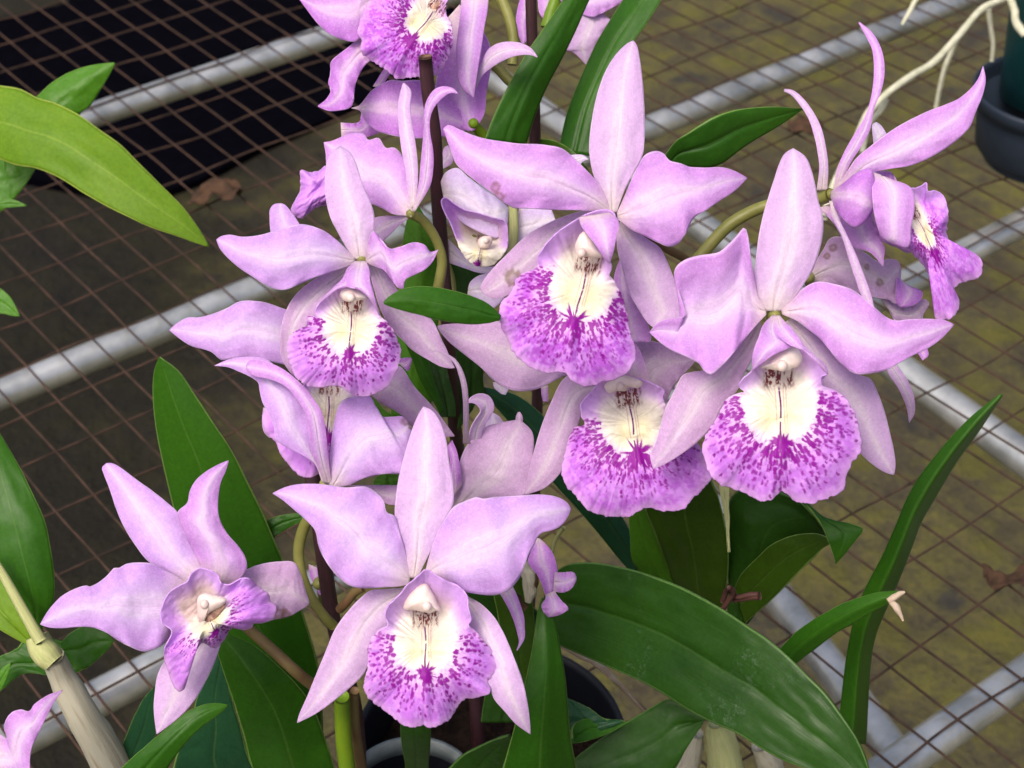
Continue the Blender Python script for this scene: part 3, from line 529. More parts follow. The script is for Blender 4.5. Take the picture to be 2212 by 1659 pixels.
def pigment(ux, uy, rho, seed, dens=1., sat=1., cream=1., light=.0, fleck=1., dot=1.):
    r = np.random.default_rng(seed); C = np.empty(ux.shape+(3,))
    ux0, uy0 = ux, uy
    wob = fbm(ux*4+seed, uy*4+seed)-.5; ux = ux+wob*.05; uy = uy+(fbm(uy*4+seed*2, ux*4)-.5)*.05
    lil = np.array([.50, .12, .68]); pale = np.array([.68, .32, .86]); edge = np.array([.80, .50, .84]); lil = lil*(1-light)+pale*light
    n1 = (.5*fbm(ux*7+3*seed, uy*7, 4)+.5*fbm(ux*24+seed, uy*24, 3))[..., None]; rays = (.6*vn(np.arctan2(uy-.5, ux)*22+seed, rho*3)+.4*vn(np.arctan2(uy-.5, ux)*60+seed, rho*9))[..., None]
    C[:] = lil*(1-.85*sm(.40, .62, n1))+pale*(.85*sm(.40, .62, n1))
    C = C*(1+.14*(rays-.5))
    C = C+(edge-C)*(.55*sm(.86, 1., rho)[..., None])
    yy = np.minimum(uy-.58, 0)/.54; e = np.sqrt((ux/(.50-.06*sm(.7, 1.2, uy)))**2+yy**2)/cream
    fr = sm(1.75, .95, e+(rays[..., 0]-.5)*.55)[..., None]*.85
    C = C+(np.array([.82, .66, .82])-C)*fr
    cm = sm(1.18, .80, e+(n1[..., 0]-.5)*.2)[..., None]
    crm = np.array([.80, .76, .66]); C = C+(crm-C)*cm
    yl = (np.exp(-((np.abs(ux)-.15)/.15)**2-((uy-.40)/.22)**2)*.6)[..., None]*cm; C = C+(np.array([.82, .76, .38])-C)*yl
    th = sm(.85, 1.25, uy)[..., None]; C = C+(np.array([.62, .47, .46])-C)*th*cm*.85  # beige throat, darkened to paint in the shade under the column
    tub = sm(.55, .95, rho)[..., None]*sm(.6, .9, uy)[..., None]; C = C+(np.array([.62, .35, .80])-C)*tub*.9
    mag = np.array([.25, .003, .28]); dk = np.array([.20, .012, .20])
    # blotch
    th_ = np.arctan2(ux, -(uy)); rr = np.hypot(ux, uy)
    ra = .095+.24*np.clip(vn(th_*7+seed*3, th_*0+.5)-.35, 0, 1)*sat
    bm = sm(1.15, .8, rr/ra)[..., None]; C = C+(mag-C)*bm
    # dashes along the veins
    wx = ux; wy = uy
    ux = ux+.035*(fbm(wx*16+seed, wy*16, 3)-.5)+.010*(vn(wx*60, wy*60+seed)-.5); uy = uy+.035*(fbm(wy*16+seed*3, wx*16+9, 3)-.5)+.016*(vn(wy*60+7, wx*60)-.5)
    wm = .55+.95*fbm(wx*22+seed*2, wy*22, 2)
    mask = np.zeros(ux.shape); nv = int(46*dens)
    for k in range(nv):
        ph_ = -math.pi-.25+(math.pi+.5)*(k+.5+r.normal()*.28)/nv
        dx, dy = math.cos(ph_), math.sin(ph_); ec = 1/math.hypot(dx/.50, dy/.54)*cream
        rad = ec*(1.0+r.random()*.18); end = ec*(1.85+.6*r.random())
        dn = abs(math.cos(ph_))
        while rad < end:
            ln = (.02+.10*dot*r.random()*(1-.7*dn))*(1.15-.5*(rad-ec)/ec); wdt = (.0125+.011*r.random())*(1.+.35*(1-dot))*(1.2-.45*(rad-ec)/ec)
            if r.random() < .86-.25*(rad-ec)/ec:
                cx0, cy0 = dx*rad, .5+dy*rad; jx = r.normal()*.018; cx0 += -dy*jx; cy0 += dx*jx
                px_, py_ = ux-cx0, uy-cy0; al = np.clip(px_*dx+py_*dy, 0, ln)
                ds = np.hypot(px_-al*dx, py_-al*dy); mask = np.maximum(mask, sm(1.3, .7, ds/(wdt*wm))*(1-.45*(rad-ec)/(end-ec)*r.random()))
            rad += ln+.022+.045*r.random()
    C = C+(mag-C)*(mask*np.where(e < .9, .5, 1.))[..., None]
    ux, uy = wx, wy
    th2 = np.arctan2(uy-.5, ux); fk = vn(th2*26+seed*5, np.hypot(ux, uy-.5)*24)*.6+vn(th2*50+seed, np.hypot(ux, uy-.5)*34)*.4
    fm = sm(.60, .72, fk)*sm(.95, 1.15, e)*sm(2.3, 1.5, e)*sm(.98, .90, rho)*(uy < .75)*.75*fleck
    C = C+(mag*1.25-C)*np.clip(fm, 0, 1)[..., None]
    # centre line and throat streaks
    ln = sm(.016, .008, np.abs(ux0+.01*np.sin(uy0*9)))*sm(.0, .08, uy0)*sm(.80, .74, uy0)*(vn(uy0*26+seed, ux0*0) > .14); C = C+(dk*.7-C)*ln[..., None]
    for o_ in (-.055, .055, .09): C = C+(np.array([.45, .25, .22])-C)*(sm(.012, .004, np.abs(ux0-o_))*sm(.15, .3, uy0)*sm(.85, .7, uy0)*.5)[..., None]
    st = sm(.24, .17, np.abs(ux))*sm(.70, .84, uy)*sm(1.12, 1.02, uy)
    sn = vn(ux*48+seed*5, uy*8); sn2 = vn(ux*70, uy*46+seed)
    C = C+(np.array([.16, .03, .035])-C)*(st*np.clip(1.1*sm(.36, .56, sn)*sm(.2, .5, sn2)+.22, 0, 1))[..., None]
    return np.clip(C, .002, .95)
def lip(par, z, outline, ctr, t, b, d, xv=None, recess=.011, curl=.004, ruf=.0016, seed=1, label=None, name='lip', nr=88, nt=380, tilt=0., **k):
    O = crv(cv(z, outline), nt, True); c = np.array(cv(z, [ctr])[0]); t = np.array(cv(z, [t])[0]); b = np.array(cv(z, [b])[0])
    ey = t-b; s = np.linalg.norm(ey)
    ex = np.array([-ey[1], ey[0]]) if xv is None else np.array(xv, float)
    if xv is None and ex[0] < 0: ex = -ex
    kk = np.arange(nt); rg = (vn(kk*.33+seed, kk*0.+seed)-.5)*s*.030+(vn(kk*.9+seed, kk*0.+3)-.5)*s*.018
    uo = ((O-b)@np.linalg.inv(np.stack([ex, ey], 1)).T)[:, 1]; rg = rg*(1-.7*sm(.5, .9, uo))
    O = O+(O-c)/np.linalg.norm(O-c, axis=1)[:, None]*rg[:, None]
    Mi = np.linalg.inv(np.stack([ex, ey], 1)); rho = np.linspace(0.004, 1, nr)[:, None]
    P = c+(O[None]-c)*rho[..., None]; q = (P-b)@Mi.T; ux, uy = q[..., 0], q[..., 1]
    ang = np.linspace(0, 2*math.pi, nt, endpoint=False)[None]
    rh = rho*np.ones_like(ux)
    up = sm(.35, 1.1, uy)
    D = d+recess*(1-rh**2)*up+curl*rh**3*(1-up)-.003*np.sin(np.clip(rh, 0, 1)*math.pi)*(1-up)
    D = D+ruf*rh**3*(np.sin(ang*5+seed)+.55*np.sin(ang*9+seed*2.2)+.3*np.sin(ang*16+seed)+1.2*(fbm(np.cos(ang)*3+seed+9, np.sin(ang)*3+9+rh)-.5))*(1-.6*up)
    D = D-.0012*np.exp(-(ux/.10)**2)*(1-up)+.0009*(vn(np.arctan2(uy-.5, ux)*14+seed, rh*3)-.5)*rh+.0016*(fbm(ux*3+seed, uy*3)-.5)
    D = D+tilt*uy
    a = Acc(); a.add(WA(P, D), gridF(nr, nt, True), np.stack([ux, uy], -1), pigment(ux, uy, rh, seed, **k))
    return link(name, a, LIP, par, .0004, label=label, col=True)
def pad(par, name, mat, z, outline, d, h, bead=None, br=.0022, label=None, lobes=True):
    """column: a domed, hooded body with a rounded anther cap"""
    O = crv(cv(z, outline), 60, True); c = O.mean(0); n = 14; r = np.linspace(.01, 1, n)[:, None, None]
    P = c+(O[None]-c)*r; hh = np.sqrt(np.clip(1-r[..., 0]**2, 0, 1)); D = d-h*hh*np.ones((1, 60)); a = Acc()
    a.add(WA(P, D), gridF(n, 60, True)); P2 = c+(O[None]-c)*r*.98; a.add(WA(P2, d+h*.5*hh*np.ones((1, 60))), gridF(n, 60, True))
    if bead is not None:
        br *= .72; b = cv(z, [bead])[0]; sph_acc(a, W(b[0], b[1], d-h*1.02), br, (1, 1.05, .9))
        if lobes:
            for sx in (-1, 1): sph_acc(a, W(b[0]+sx*br*.95*FPX/d, b[1]-2, d-h*.45), br*.42, (1, 1.9, .9))
    return link(name, a, mat, par, label=label)
def seg(par, kind, mat, z, L, R, d, **k):
    k.setdefault('cup', .16); k.setdefault('ruf', .0007)
    return strip(par, kind, mat, z, L, R, d, **k)

# --- A: bottom centre flower
f = flower(root, 'open flower facing the viewer at bottom centre, widest petals', (893, 1255), .61,
           cv('Y1', [(2679, 1000), (2500, 850), (2300, 640), (2120, 540), (2010, 590), (1960, 680), (1935, 800), (1955, 960), (2030, 1130), (2110, 1240), (2160, 1290)]), (25, 24, 25, 23, 22), (.614, .645, .655, .66, .67))
seg(f, 'sepal', SEP, 'Y3', [(1015, 805), (1000, 700), (960, 560), (918, 400), (925, 280), (945, 150), (975, 30), (1000, -60), (1040, -180), (1085, -275), (1103, -300)], [(1065, 805), (1110, 710), (1155, 620), (1205, 500), (1260, 400), (1297, 320), (1293, 180), (1270, 60), (1255, -60), (1222, -180), (1160, -275), (1104, -300)], (.603, .602, .612), cup=.12, ruf=.0003)
seg(f, 'petal', PEB, 'Y3', [(1015, 800), (1000, 700), (975, 600), (945, 500), (915, 405), (865, 382), (845, 310), (790, 250), (720, 215), (600, 222), (480, 205), (370, 198), (270, 205), (195, 225), (128, 258)], [(1010, 845), (940, 862), (860, 866), (760, 872), (640, 862), (540, 790), (470, 700), (425, 600), (400, 500), (330, 420), (260, 360), (190, 300), (128, 260)], (.603, .597, .603), cup=.2, ruf=.0012)
seg(f, 'petal', PEB, 'Y3', [(1115, 770), (1150, 640), (1190, 520), (1240, 430), (1300, 345), (1380, 308), (1450, 282), (1480, 294), (1550, 285), (1660, 278), (1760, 272), (1860, 268), (1960, 282), (2030, 320), (2056, 358)], [(1120, 800), (1200, 805), (1270, 830), (1360, 890), (1430, 907), (1520, 918), (1600, 910), (1660, 880), (1720, 810), (1760, 720), (1790, 640), (1820, 590), (1832, 555), (1870, 515), (1930, 500), (1990, 470), (2030, 420), (2056, 362)], (.603, .595, .605), cup=.2, ruf=.0012, fold=.06)
seg(f, 'sepal', SEP, 'Y3', [(1010, 870), (850, 880), (760, 890), (680, 950), (600, 1040), (530, 1140), (480, 1260), (430, 1380), (390, 1480), (340, 1600), (300, 1690), (285, 1743)], [(1020, 920), (920, 1000), (870, 1100), (800, 1220), (760, 1330), (715, 1430), (630, 1515), (540, 1590), (460, 1650), (380, 1700), (286, 1745)], (.612, .614, .622), cup=.14, ruf=.0004)
seg(f, 'sepal', SEP, 'Y3', [(1330, 930), (1380, 1060), (1430, 1180), (1480, 1300), (1548, 1415), (1510, 1436), (1528, 1500), (1560, 1590), (1620, 1660), (1700, 1750), (1794, 1818)], [(1390, 930), (1480, 980), (1560, 1060), (1620, 1160), (1660, 1250), (1700, 1350), (1730, 1430), (1760, 1530), (1780, 1640), (1790, 1720), (1796, 1816)], (.610, .592, .600), cup=.1, ruf=.0005, label='pale lower sepal with a torn notch')
Lo = [(1110, 755), (1060, 800), (1000, 850), (960, 900), (920, 940), (870, 990), (855, 1055), (872, 1110), (805, 1150), (765, 1200), (740, 1290), (740, 1360), (730, 1440), (712, 1520), (745, 1580), (800, 1630), (870, 1680), (930, 1730), (985, 1768), (1030, 1778), (1080, 1768), (1100, 1755), (1125, 1772), (1170, 1775), (1240, 1745), (1285, 1700), (1320, 1640), (1356, 1597), (1440, 1580), (1536, 1548), (1520, 1470), (1562, 1420), (1572, 1350), (1545, 1285), (1500, 1230), (1450, 1160), (1398, 1110), (1415, 1075), (1395, 1000), (1385, 920), (1330, 860), (1240, 820), (1180, 785), (1140, 757)]
lip(f, 'Y3', Lo, (1115, 1290), (1112, 1035), (1117, 1430), .588, seed=3, light=.35, dens=.9, fleck=.45, dot=.35, recess=.016, label='spotted lip with deep magenta blotch and dark centre line')
pad(f, 'column', COLM, 'Y3', [(975, 1010), (985, 950), (1030, 890), (1080, 850), (1120, 845), (1160, 900), (1195, 970), (1215, 1025), (1180, 1020), (1150, 1035), (1110, 1030), (1060, 1020), (1020, 1015)], .592, .004, (1124, 992), .0023)

# --- B: right flower
f = flower(root, 'open flower facing the viewer at right, spotted lip fully open', (1672, 682), .615)
seg(f, 'sepal', SEG, 'Z7', [(960, 880), (955, 960), (910, 1090), (870, 1170), (830, 1240), (815, 1300), (760, 1370), (700, 1440), (650, 1540), (560, 1640), (430, 1740), (330, 1800), (262, 1828)][::1], [(930, 870), (860, 940), (780, 1040), (700, 1120), (600, 1190), (520, 1200), (450, 1220), (410, 1290), (380, 1350), (340, 1430), (310, 1530), (280, 1640), (240, 1740), (258, 1826)], (.612, .612, .608), cup=.16, ruf=.0004)
seg(f, 'sepal', SEP, 'Z7', [(1110, 880), (1180, 1000), (1260, 1140), (1330, 1300), (1420, 1450), (1520, 1600), (1595, 1720), (1680, 1800), (1760, 1850), (1816, 1867)], [(1150, 850), (1290, 950), (1400, 1050), (1500, 1160), (1600, 1220), (1665, 1245), (1710, 1330), (1755, 1450), (1788, 1580), (1815, 1700), (1827, 1800), (1818, 1866)], (.612, .618, .632), cup=.14, ruf=.0004)
seg(f, 'sepal', SEP, 'Z7', [(970, 805), (925, 700), (912, 600), (925, 450), (945, 300), (980, 150), (1010, 50), (1040, -40), (1070, -130), (1110, -210), (1163, -246)], [(1105, 805), (1170, 730), (1230, 640), (1290, 540), (1330, 430), (1358, 300), (1355, 180), (1330, 100), (1310, 0), (1285, -100), (1245, -190), (1166, -246)], (.607, .604, .612), cup=.2, ruf=.0003)
seg(f, 'petal', PET, 'Z7', [(985, 790), (940, 720), (915, 620), (898, 500), (880, 380), (868, 300), (850, 263), (800, 320), (740, 380), (680, 425), (560, 445), (470, 472), (410, 515), (395, 560), (425, 680), (465, 800), (470, 835), (370, 855), (290, 880), (235, 942)], [(990, 830), (930, 895), (850, 990), (760, 1100), (690, 1175), (630, 1216), (590, 1195), (560, 1150), (450, 1092), (380, 1062), (310, 1015), (235, 946)], (.606, .602, .598), cup=.05, fold=-.20, ruf=.001)
seg(f, 'petal', PET, 'Z7', [(1090, 800), (1160, 740), (1230, 660), (1320, 617), (1430, 630), (1540, 665), (1620, 720), (1700, 790), (1770, 848), (1830, 868), (1920, 860), (2040, 857), (2150, 868), (2205, 893)], [(1095, 825), (1200, 875), (1270, 930), (1340, 985), (1390, 1045), (1440, 1110), (1500, 1170), (1570, 1213), (1660, 1212), (1760, 1190), (1850, 1145), (1950, 1090), (2050, 1040), (2130, 980), (2205, 897)], (.607, .597, .604), cup=.22, ruf=.001, fold=-.05)
Lo = [(1060, 880), (1000, 960), (930, 1060), (905, 1140), (895, 1195), (845, 1238), (812, 1290), (850, 1330), (770, 1350), (720, 1400), (690, 1480), (650, 1530), (610, 1600), (575, 1690), (590, 1780), (640, 1880), (690, 1930), (780, 1960), (860, 1990), (930, 2030), (1005, 2036), (1060, 1990), (1090, 1975), (1125, 1992), (1180, 2040), (1280, 2056), (1370, 2025), (1460, 1990), (1500, 1940), (1515, 1860), (1555, 1775), (1595, 1720), (1608, 1650), (1590, 1590), (1570, 1480), (1510, 1380), (1430, 1315), (1360, 1290), (1350, 1230), (1385, 1215), (1380, 1170), (1310, 1105), (1240, 1040), (1180, 950), (1110, 880)]
lip(f, 'Z7', Lo, (1090, 1500), (1068, 1195), (1092, 1665), .596, seed=8, light=.35, dens=1.5, fleck=1., dot=.8, recess=.016, ruf=.0012, label='wide ruffled lip, densely spotted, cream throat')
seg(f, 'lip_lobe', PET, 'Z7', [(1030, 838), (975, 890), (940, 980), (905, 1080), (897, 1187)], [(1075, 838), (1060, 900), (1110, 1000), (1160, 1028), (1040, 1090), (960, 1145), (900, 1190)], (.600, .588, .590), cup=.1, ruf=0, n=40)
seg(f, 'lip_lobe', PET, 'Z7', [(1045, 838), (1035, 900), (1060, 960), (1150, 1030), (1230, 1060), (1300, 1130), (1385, 1215)], [(1078, 838), (1130, 900), (1190, 970), (1250, 1070), (1310, 1105), (1370, 1150), (1390, 1212)], (.600, .585, .588), cup=.1, ruf=0, n=40)
pad(f, 'column', COLM, 'Z7', [(955, 1172), (1010, 1135), (1070, 1080), (1130, 1040), (1190, 1050), (1225, 1100), (1205, 1165), (1160, 1178), (1140, 1190), (1050, 1190), (1000, 1180)], .594, .003, (1092, 1160), .0026)

# --- J: centre flower
f = flower(root, 'large open flower at upper centre, lip turned down to the left', (1330, 465), .612, [(1330, 468), (1390, 505), (1440, 537), (1475, 555), (1495, 575)], (16, 22), (.62, .66), PED_B)
seg(f, 'sepal', SEG, 'Z6', [(1130, 150), (1000, 160), (850, 210), (720, 270), (620, 340), (520, 440), (430, 530), (370, 610), (350, 660), (365, 692)], [(1160, 230), (1050, 300), (920, 400), (800, 500), (680, 600), (580, 670), (490, 720), (425, 724), (368, 693)], (.614, .618, .620), cup=.14, ruf=.0005, n=110, m=41, spots=[('Z6', 560, 590, 20)], label='greyish lower sepal with a brown bruise')
seg(f, 'sepal', SEP, 'Z6', [(1245, 235), (1230, 330), (1240, 430), (1275, 560), (1310, 680), (1370, 790), (1430, 880), (1478, 917)], [(1262, 225), (1340, 285), (1440, 345), (1510, 395), (1560, 490), (1605, 600), (1645, 700), (1675, 790), (1692, 833), (1600, 880), (1480, 918)], (.612, .616, .616), cup=.14, ruf=.0003)
seg(f, 'sepal', SEP, 'Z3', [(1175, 1375), (1120, 1240), (1080, 1130), (1055, 1000), (1060, 850), (1085, 700), (1120, 560), (1170, 440), (1240, 340), (1300, 285), (1337, 266)], [(1230, 1375), (1280, 1240), (1340, 1120), (1395, 1020), (1412, 900), (1412, 750), (1405, 600), (1392, 470), (1377, 370), (1360, 295), (1339, 266)], (.605, .603, .612), cup=.16, ruf=.0003)
seg(f, 'petal', PET, 'Z3', [(1190, 1355), (1130, 1220), (1060, 1130), (980, 1050), (920, 995), (870, 960), (760, 940), (620, 932), (500, 920), (380, 900), (280, 870), (200, 835), (140, 812), (110, 835)], [(1185, 1375), (1100, 1368), (960, 1362), (800, 1358), (640, 1350), (560, 1345), (500, 1312), (440, 1262), (340, 1190), (250, 1120), (190, 1060), (165, 990), (135, 910), (111, 840)], (.605, .596, .600), cup=.22, ruf=.0011, n=110, m=41, spots=[('Z3', 450, 1215, 13), ('Z3', 470, 1275, 13)])
seg(f, 'petal', PET, 'Z3', [(1235, 1380), (1290, 1260), (1330, 1160), (1380, 1060), (1420, 1002), (1490, 980), (1540, 1000), (1570, 1038), (1640, 1058), (1700, 1082), (1780, 1086), (1920, 1087), (2000, 1112), (2073, 1153)], [(1240, 1420), (1330, 1490), (1420, 1532), (1500, 1572), (1560, 1597), (1620, 1585), (1670, 1530), (1700, 1460), (1730, 1410), (1800, 1370), (1900, 1300), (1990, 1240), (2073, 1157)], (.605, .597, .606), cup=.22, ruf=.0011)
Lo = [(1180, 150), (1080, 160), (1000, 195), (880, 270), (790, 350), (745, 410), (715, 470), (722, 520), (660, 550), (590, 590), (565, 650), (540, 700), (492, 740), (475, 800), (480, 900), (528, 980), (550, 1050), (600, 1120), (680, 1170), (760, 1203), (880, 1200), (905, 1205), (930, 1240), (990, 1285), (1060, 1292), (1150, 1265), (1220, 1247), (1290, 1215), (1345, 1130), (1352, 1050), (1320, 950), (1292, 800), (1262, 700), (1222, 620), (1185, 570), (1200, 520), (1185, 470), (1200, 380), (1230, 250), (1220, 180)]
lip(f, 'Z6', Lo, (950, 760), (1058, 470), (958, 870), .593, seed=14, dens=1.9, recess=.014, ruf=.0014, cream=1.0, sat=1.6, label='deep lilac lip, heavily flecked, turned to the left')
seg(f, 'lip_lobe', PET, 'Z6', [(990, 200), (1000, 250), (1040, 310), (1090, 370), (1130, 430), (1165, 480), (1185, 492)], [(1180, 170), (1235, 210), (1248, 250), (1228, 330), (1212, 410), (1190, 480), (1187, 493)], (.592, .582, .585), cup=.35, ruf=0, n=40)
pad(f, 'column', COLM, 'Z6', [(960, 400), (985, 320), (1020, 290), (1070, 320), (1110, 400), (1145, 455), (1080, 462), (1040, 455), (975, 440)], .592, .0035, (1003, 428), .0022, lobes=False)

# --- C: upper left flower
f = flower(root, 'open flower facing the viewer at left centre, round evenly spotted lip', (783, 560), .622)
seg(f, 'sepal', SEG, 'Z5', [(1240, 510), (1080, 560), (930, 650), (850, 740), (800, 850), (778, 980), (785, 1100), (850, 1210), (930, 1260)], [(1240, 540), (1180, 640), (1080, 760), (980, 860), (920, 960), (900, 1060), (910, 1160), (935, 1262)], (.625, .618, .625), cup=-.12, ruf=.0004)
seg(f, 'sepal', SEG, 'X2', [(-80, -140), (-40, 60), (10, 240), (60, 400), (110, 520), (200, 660), (300, 760), (400, 860), (560, 960), (700, 1035), (790, 1052), (845, 1050)], [(-60, -150), (60, -40), (150, 80), (250, 240), (340, 350), (450, 420), (560, 500), (640, 600), (700, 740), (760, 860), (800, 960), (846, 1048)], (.625, .625, .625), cup=.15, ruf=.0004)
seg(f, 'sepal', SEP, 'Z5', [(1255, 470), (1200, 380), (1150, 290), (1105, 200), (1080, 100), (1070, 20), (1072, -80), (1085, -160), (1120, -230), (1166, -258)], [(1335, 470), (1365, 380), (1387, 280), (1387, 180), (1360, 90), (1320, 0), (1290, -90), (1262, -170), (1222, -230), (1168, -258)], (.614, .612, .622), cup=.2, ruf=.0003)
seg(f, 'petal', PEB, 'Z5', [(1262, 465), (1190, 390), (1110, 320), (1050, 280), (980, 255), (900, 245), (820, 265), (720, 295), (620, 320), (530, 325), (450, 312), (395, 325), (369, 343)], [(1262, 490), (1200, 520), (1100, 555), (1000, 590), (900, 632), (820, 667), (760, 667), (690, 640), (610, 590), (520, 530), (440, 460), (390, 400), (369, 347)], (.614, .605, .610), cup=.2, ruf=.0009)
seg(f, 'petal', PET, 'Z5', [(1335, 470), (1350, 370), (1378, 290), (1430, 340), (1490, 402), (1560, 388), (1640, 362), (1710, 375), (1750, 425), (1802, 408)], [(1340, 490), (1400, 520), (1450, 540), (1500, 600), (1540, 652), (1575, 662), (1588, 605), (1650, 572), (1720, 535), (1770, 480), (1802, 411)], (.614, .606, .612), cup=.1, ruf=.0012, label='short crumpled petal')
Lo = [(1290, 560), (1215, 600), (1140, 650), (1080, 700), (1040, 745), (1010, 790), (1000, 838), (960, 840), (955, 900), (870, 940), (835, 990), (828, 1070), (848, 1160), (880, 1225), (945, 1285), (1050, 1297), (1150, 1290), (1225, 1330), (1280, 1358), (1380, 1345), (1460, 1300), (1520, 1220), (1555, 1120), (1555, 1040), (1520, 950), (1475, 880), (1430, 840), (1412, 790), (1385, 700), (1365, 620), (1340, 560)]
lip(f, 'Z5', Lo, (1230, 950), (1247, 745), (1225, 1085), .602, seed=21, light=.55, dens=1.1, fleck=.3, dot=.3, recess=.015, ruf=.0011, label='rounded lip evenly dotted with magenta')
seg(f, 'lip_lobe', PET, 'Z5', [(1265, 485), (1215, 530), (1180, 600), (1120, 660), (1040, 742)], [(1320, 485), (1290, 560), (1260, 640), (1160, 660), (1042, 748)], (.606, .596, .598), cup=.15, ruf=0, n=36)
seg(f, 'lip_lobe', PET, 'Z5', [(1275, 485), (1210, 580), (1215, 650), (1280, 660), (1340, 705), (1400, 790)], [(1335, 485), (1357, 540), (1362, 620), (1385, 700), (1410, 790), (1425, 835)], (.606, .593, .598), cup=.15, ruf=0, n=36)
pad(f, 'column', COLM, 'Z5', [(1165, 695), (1195, 665), (1260, 660), (1320, 690), (1345, 720), (1300, 735), (1255, 742), (1210, 745), (1180, 728)], .600, .003, (1236, 716), .0021)

# --- K: bottom left flower
f = flower(root, 'flower at lower left turned aside, lip seen from the side', (430, 1265), .632)
seg(f, 'sepal', SEP, 'Y2', [(1300, 760), (1180, 870), (1080, 950), (1025, 1050), (1005, 1160), (998, 1280), (1015, 1437)], [(1470, 740), (1440, 830), (1410, 920), (1370, 1020), (1300, 1160), (1230, 1260), (1150, 1340), (1018, 1438)], (.632, .628, .626), cup=.18, ruf=.0003)
seg(f, 'sepal', SEG, 'Y1', [(1480, 1000), (1600, 925), (1700, 890), (1800, 875), (1905, 880), (1945, 950), (1975, 1050), (2003, 1138)], [(1480, 1250), (1640, 1270), (1780, 1250), (1870, 1230), (1940, 1190), (1980, 1165), (2003, 1142)], (.630, .632, .640), cup=.25, ruf=.0003, n=80, m=31, spots=[('Y1', 1810, 1215, 16), ('Y1', 1850, 1220, 12)], label='pale sepal with a brown bruise at its end')
seg(f, 'sepal', PEB, 'Y1', [(1215, 1010), (1080, 940), (960, 870), (880, 770), (800, 640), (750, 520), (710, 400), (675, 310), (663, 268), (690, 240)], [(1345, 960), (1280, 830), (1215, 700), (1155, 560), (1080, 490), (980, 410), (880, 340), (790, 272), (730, 240), (692, 239)], (.622, .620, .628), cup=.14, ruf=.0002)
seg(f, 'petal', PET, 'Y1', [(1330, 970), (1270, 840), (1200, 700), (1153, 556), (1215, 495), (1232, 420), (1270, 350), (1340, 290), (1410, 250), (1478, 221)], [(1490, 1030), (1560, 985), (1600, 915), (1590, 850), (1540, 770), (1470, 690), (1430, 620), (1412, 540), (1415, 450), (1430, 360), (1460, 290), (1480, 223)], (.618, .612, .622), cup=.1, fold=.22, ruf=.0006)
seg(f, 'petal', PEB, 'Y1', [(1230, 1010), (1100, 945), (1000, 890), (900, 880), (820, 890), (760, 918), (745, 912), (690, 970), (640, 1010), (575, 1038), (560, 1030), (490, 1050), (400, 1100), (340, 1160), (290, 1230), (263, 1278)], [(1180, 1330), (1110, 1330), (1080, 1380), (1020, 1432), (930, 1457), (850, 1430), (760, 1380), (680, 1330), (600, 1300), (500, 1298), (400, 1305), (320, 1300), (263, 1282)], (.622, .610, .612), cup=.18, ruf=.0009)
Lo = [(1215, 1000), (1240, 950), (1300, 915), (1360, 930), (1410, 960), (1432, 1010), (1485, 1022), (1530, 1000), (1570, 980), (1625, 988), (1680, 1040), (1740, 1090), (1752, 1140), (1787, 1160), (1770, 1240), (1700, 1270), (1645, 1275), (1630, 1300), (1590, 1315), (1500, 1308), (1450, 1380), (1390, 1432), (1310, 1400), (1270, 1450), (1240, 1520), (1215, 1600), (1190, 1700), (1155, 1712), (1110, 1640), (1080, 1550), (1062, 1500), (1065, 1440), (1112, 1325), (1050, 1270), (1040, 1220), (1062, 1130), (1100, 1070), (1160, 1030)]
lip(f, 'Y1', Lo, (1330, 1250), (1330, 1205), (1398, 1325), .606, xv=(78, -62), seed=31, light=.55, dens=.7, fleck=.3, dot=.3, recess=.010, curl=.008, ruf=.001, label='lip seen from the side with open throat')
pad(f, 'column', COLM, 'Y1', [(1283, 1105), (1325, 1080), (1400, 1090), (1472, 1122), (1440, 1160), (1390, 1190), (1345, 1215), (1320, 1262), (1288, 1250), (1280, 1180)], .604, .003, (1325, 1150), .0022, lobes=False)
pad(f, 'throat', CAVM, 'Y1', [(1400, 1170), (1465, 1130), (1450, 1180), (1400, 1240), (1350, 1265), (1325, 1255), (1350, 1215)], .6045, -.0012)

# --- H: lip below the centre flower
f = flower(root, 'partly hidden flower between the centre and right flowers, only its broad lip in full view', (1375, 740), .655)
seg(f, 'petal', SEG, 'Z6', [(1300, 1100), (1050, 1000), (800, 860), (620, 865), (470, 873), (330, 880), (200, 888), (120, 893), (70, 903)], [(1300, 1180), (1050, 1210), (890, 1225), (800, 1272), (710, 1312), (600, 1325), (500, 1300), (430, 1250), (350, 1170), (250, 1090), (150, 1010), (100, 955), (70, 907)], (.648, .640, .648), cup=.18, ruf=.001)
seg(f, 'petal', SEG, 'Z6', [(1380, 1250), (1350, 1120), (1345, 1005), (1450, 1000), (1560, 1030), (1640, 1070), (1740, 1120)], [(1430, 1290), (1500, 1385), (1545, 1402), (1580, 1330), (1640, 1240), (1700, 1180), (1742, 1125)], (.648, .645, .645), cup=.1, ruf=.0008)
seg(f, 'sepal', SEG, 'F', [(1335, 815), (1280, 812), (1225, 812), (1190, 870), (1162, 945), (1145, 1010), (1132, 1068)], [(1340, 840), (1285, 860), (1255, 900), (1238, 960), (1217, 1012), (1180, 1052), (1134, 1069)], (.645, .642, .65), cup=.12, ruf=.0004)
seg(f, 'sepal', PET, 'Z6', [(1290, 1300), (1230, 1150), (1200, 1000), (1195, 850), (1200, 700), (1220, 560), (1260, 450)], [(1450, 1265), (1425, 1180), (1390, 1080), (1352, 1000), (1450, 1000), (1400, 800), (1340, 640), (1262, 450)], (.634, .632, .640), cup=.12, ruf=.0003)
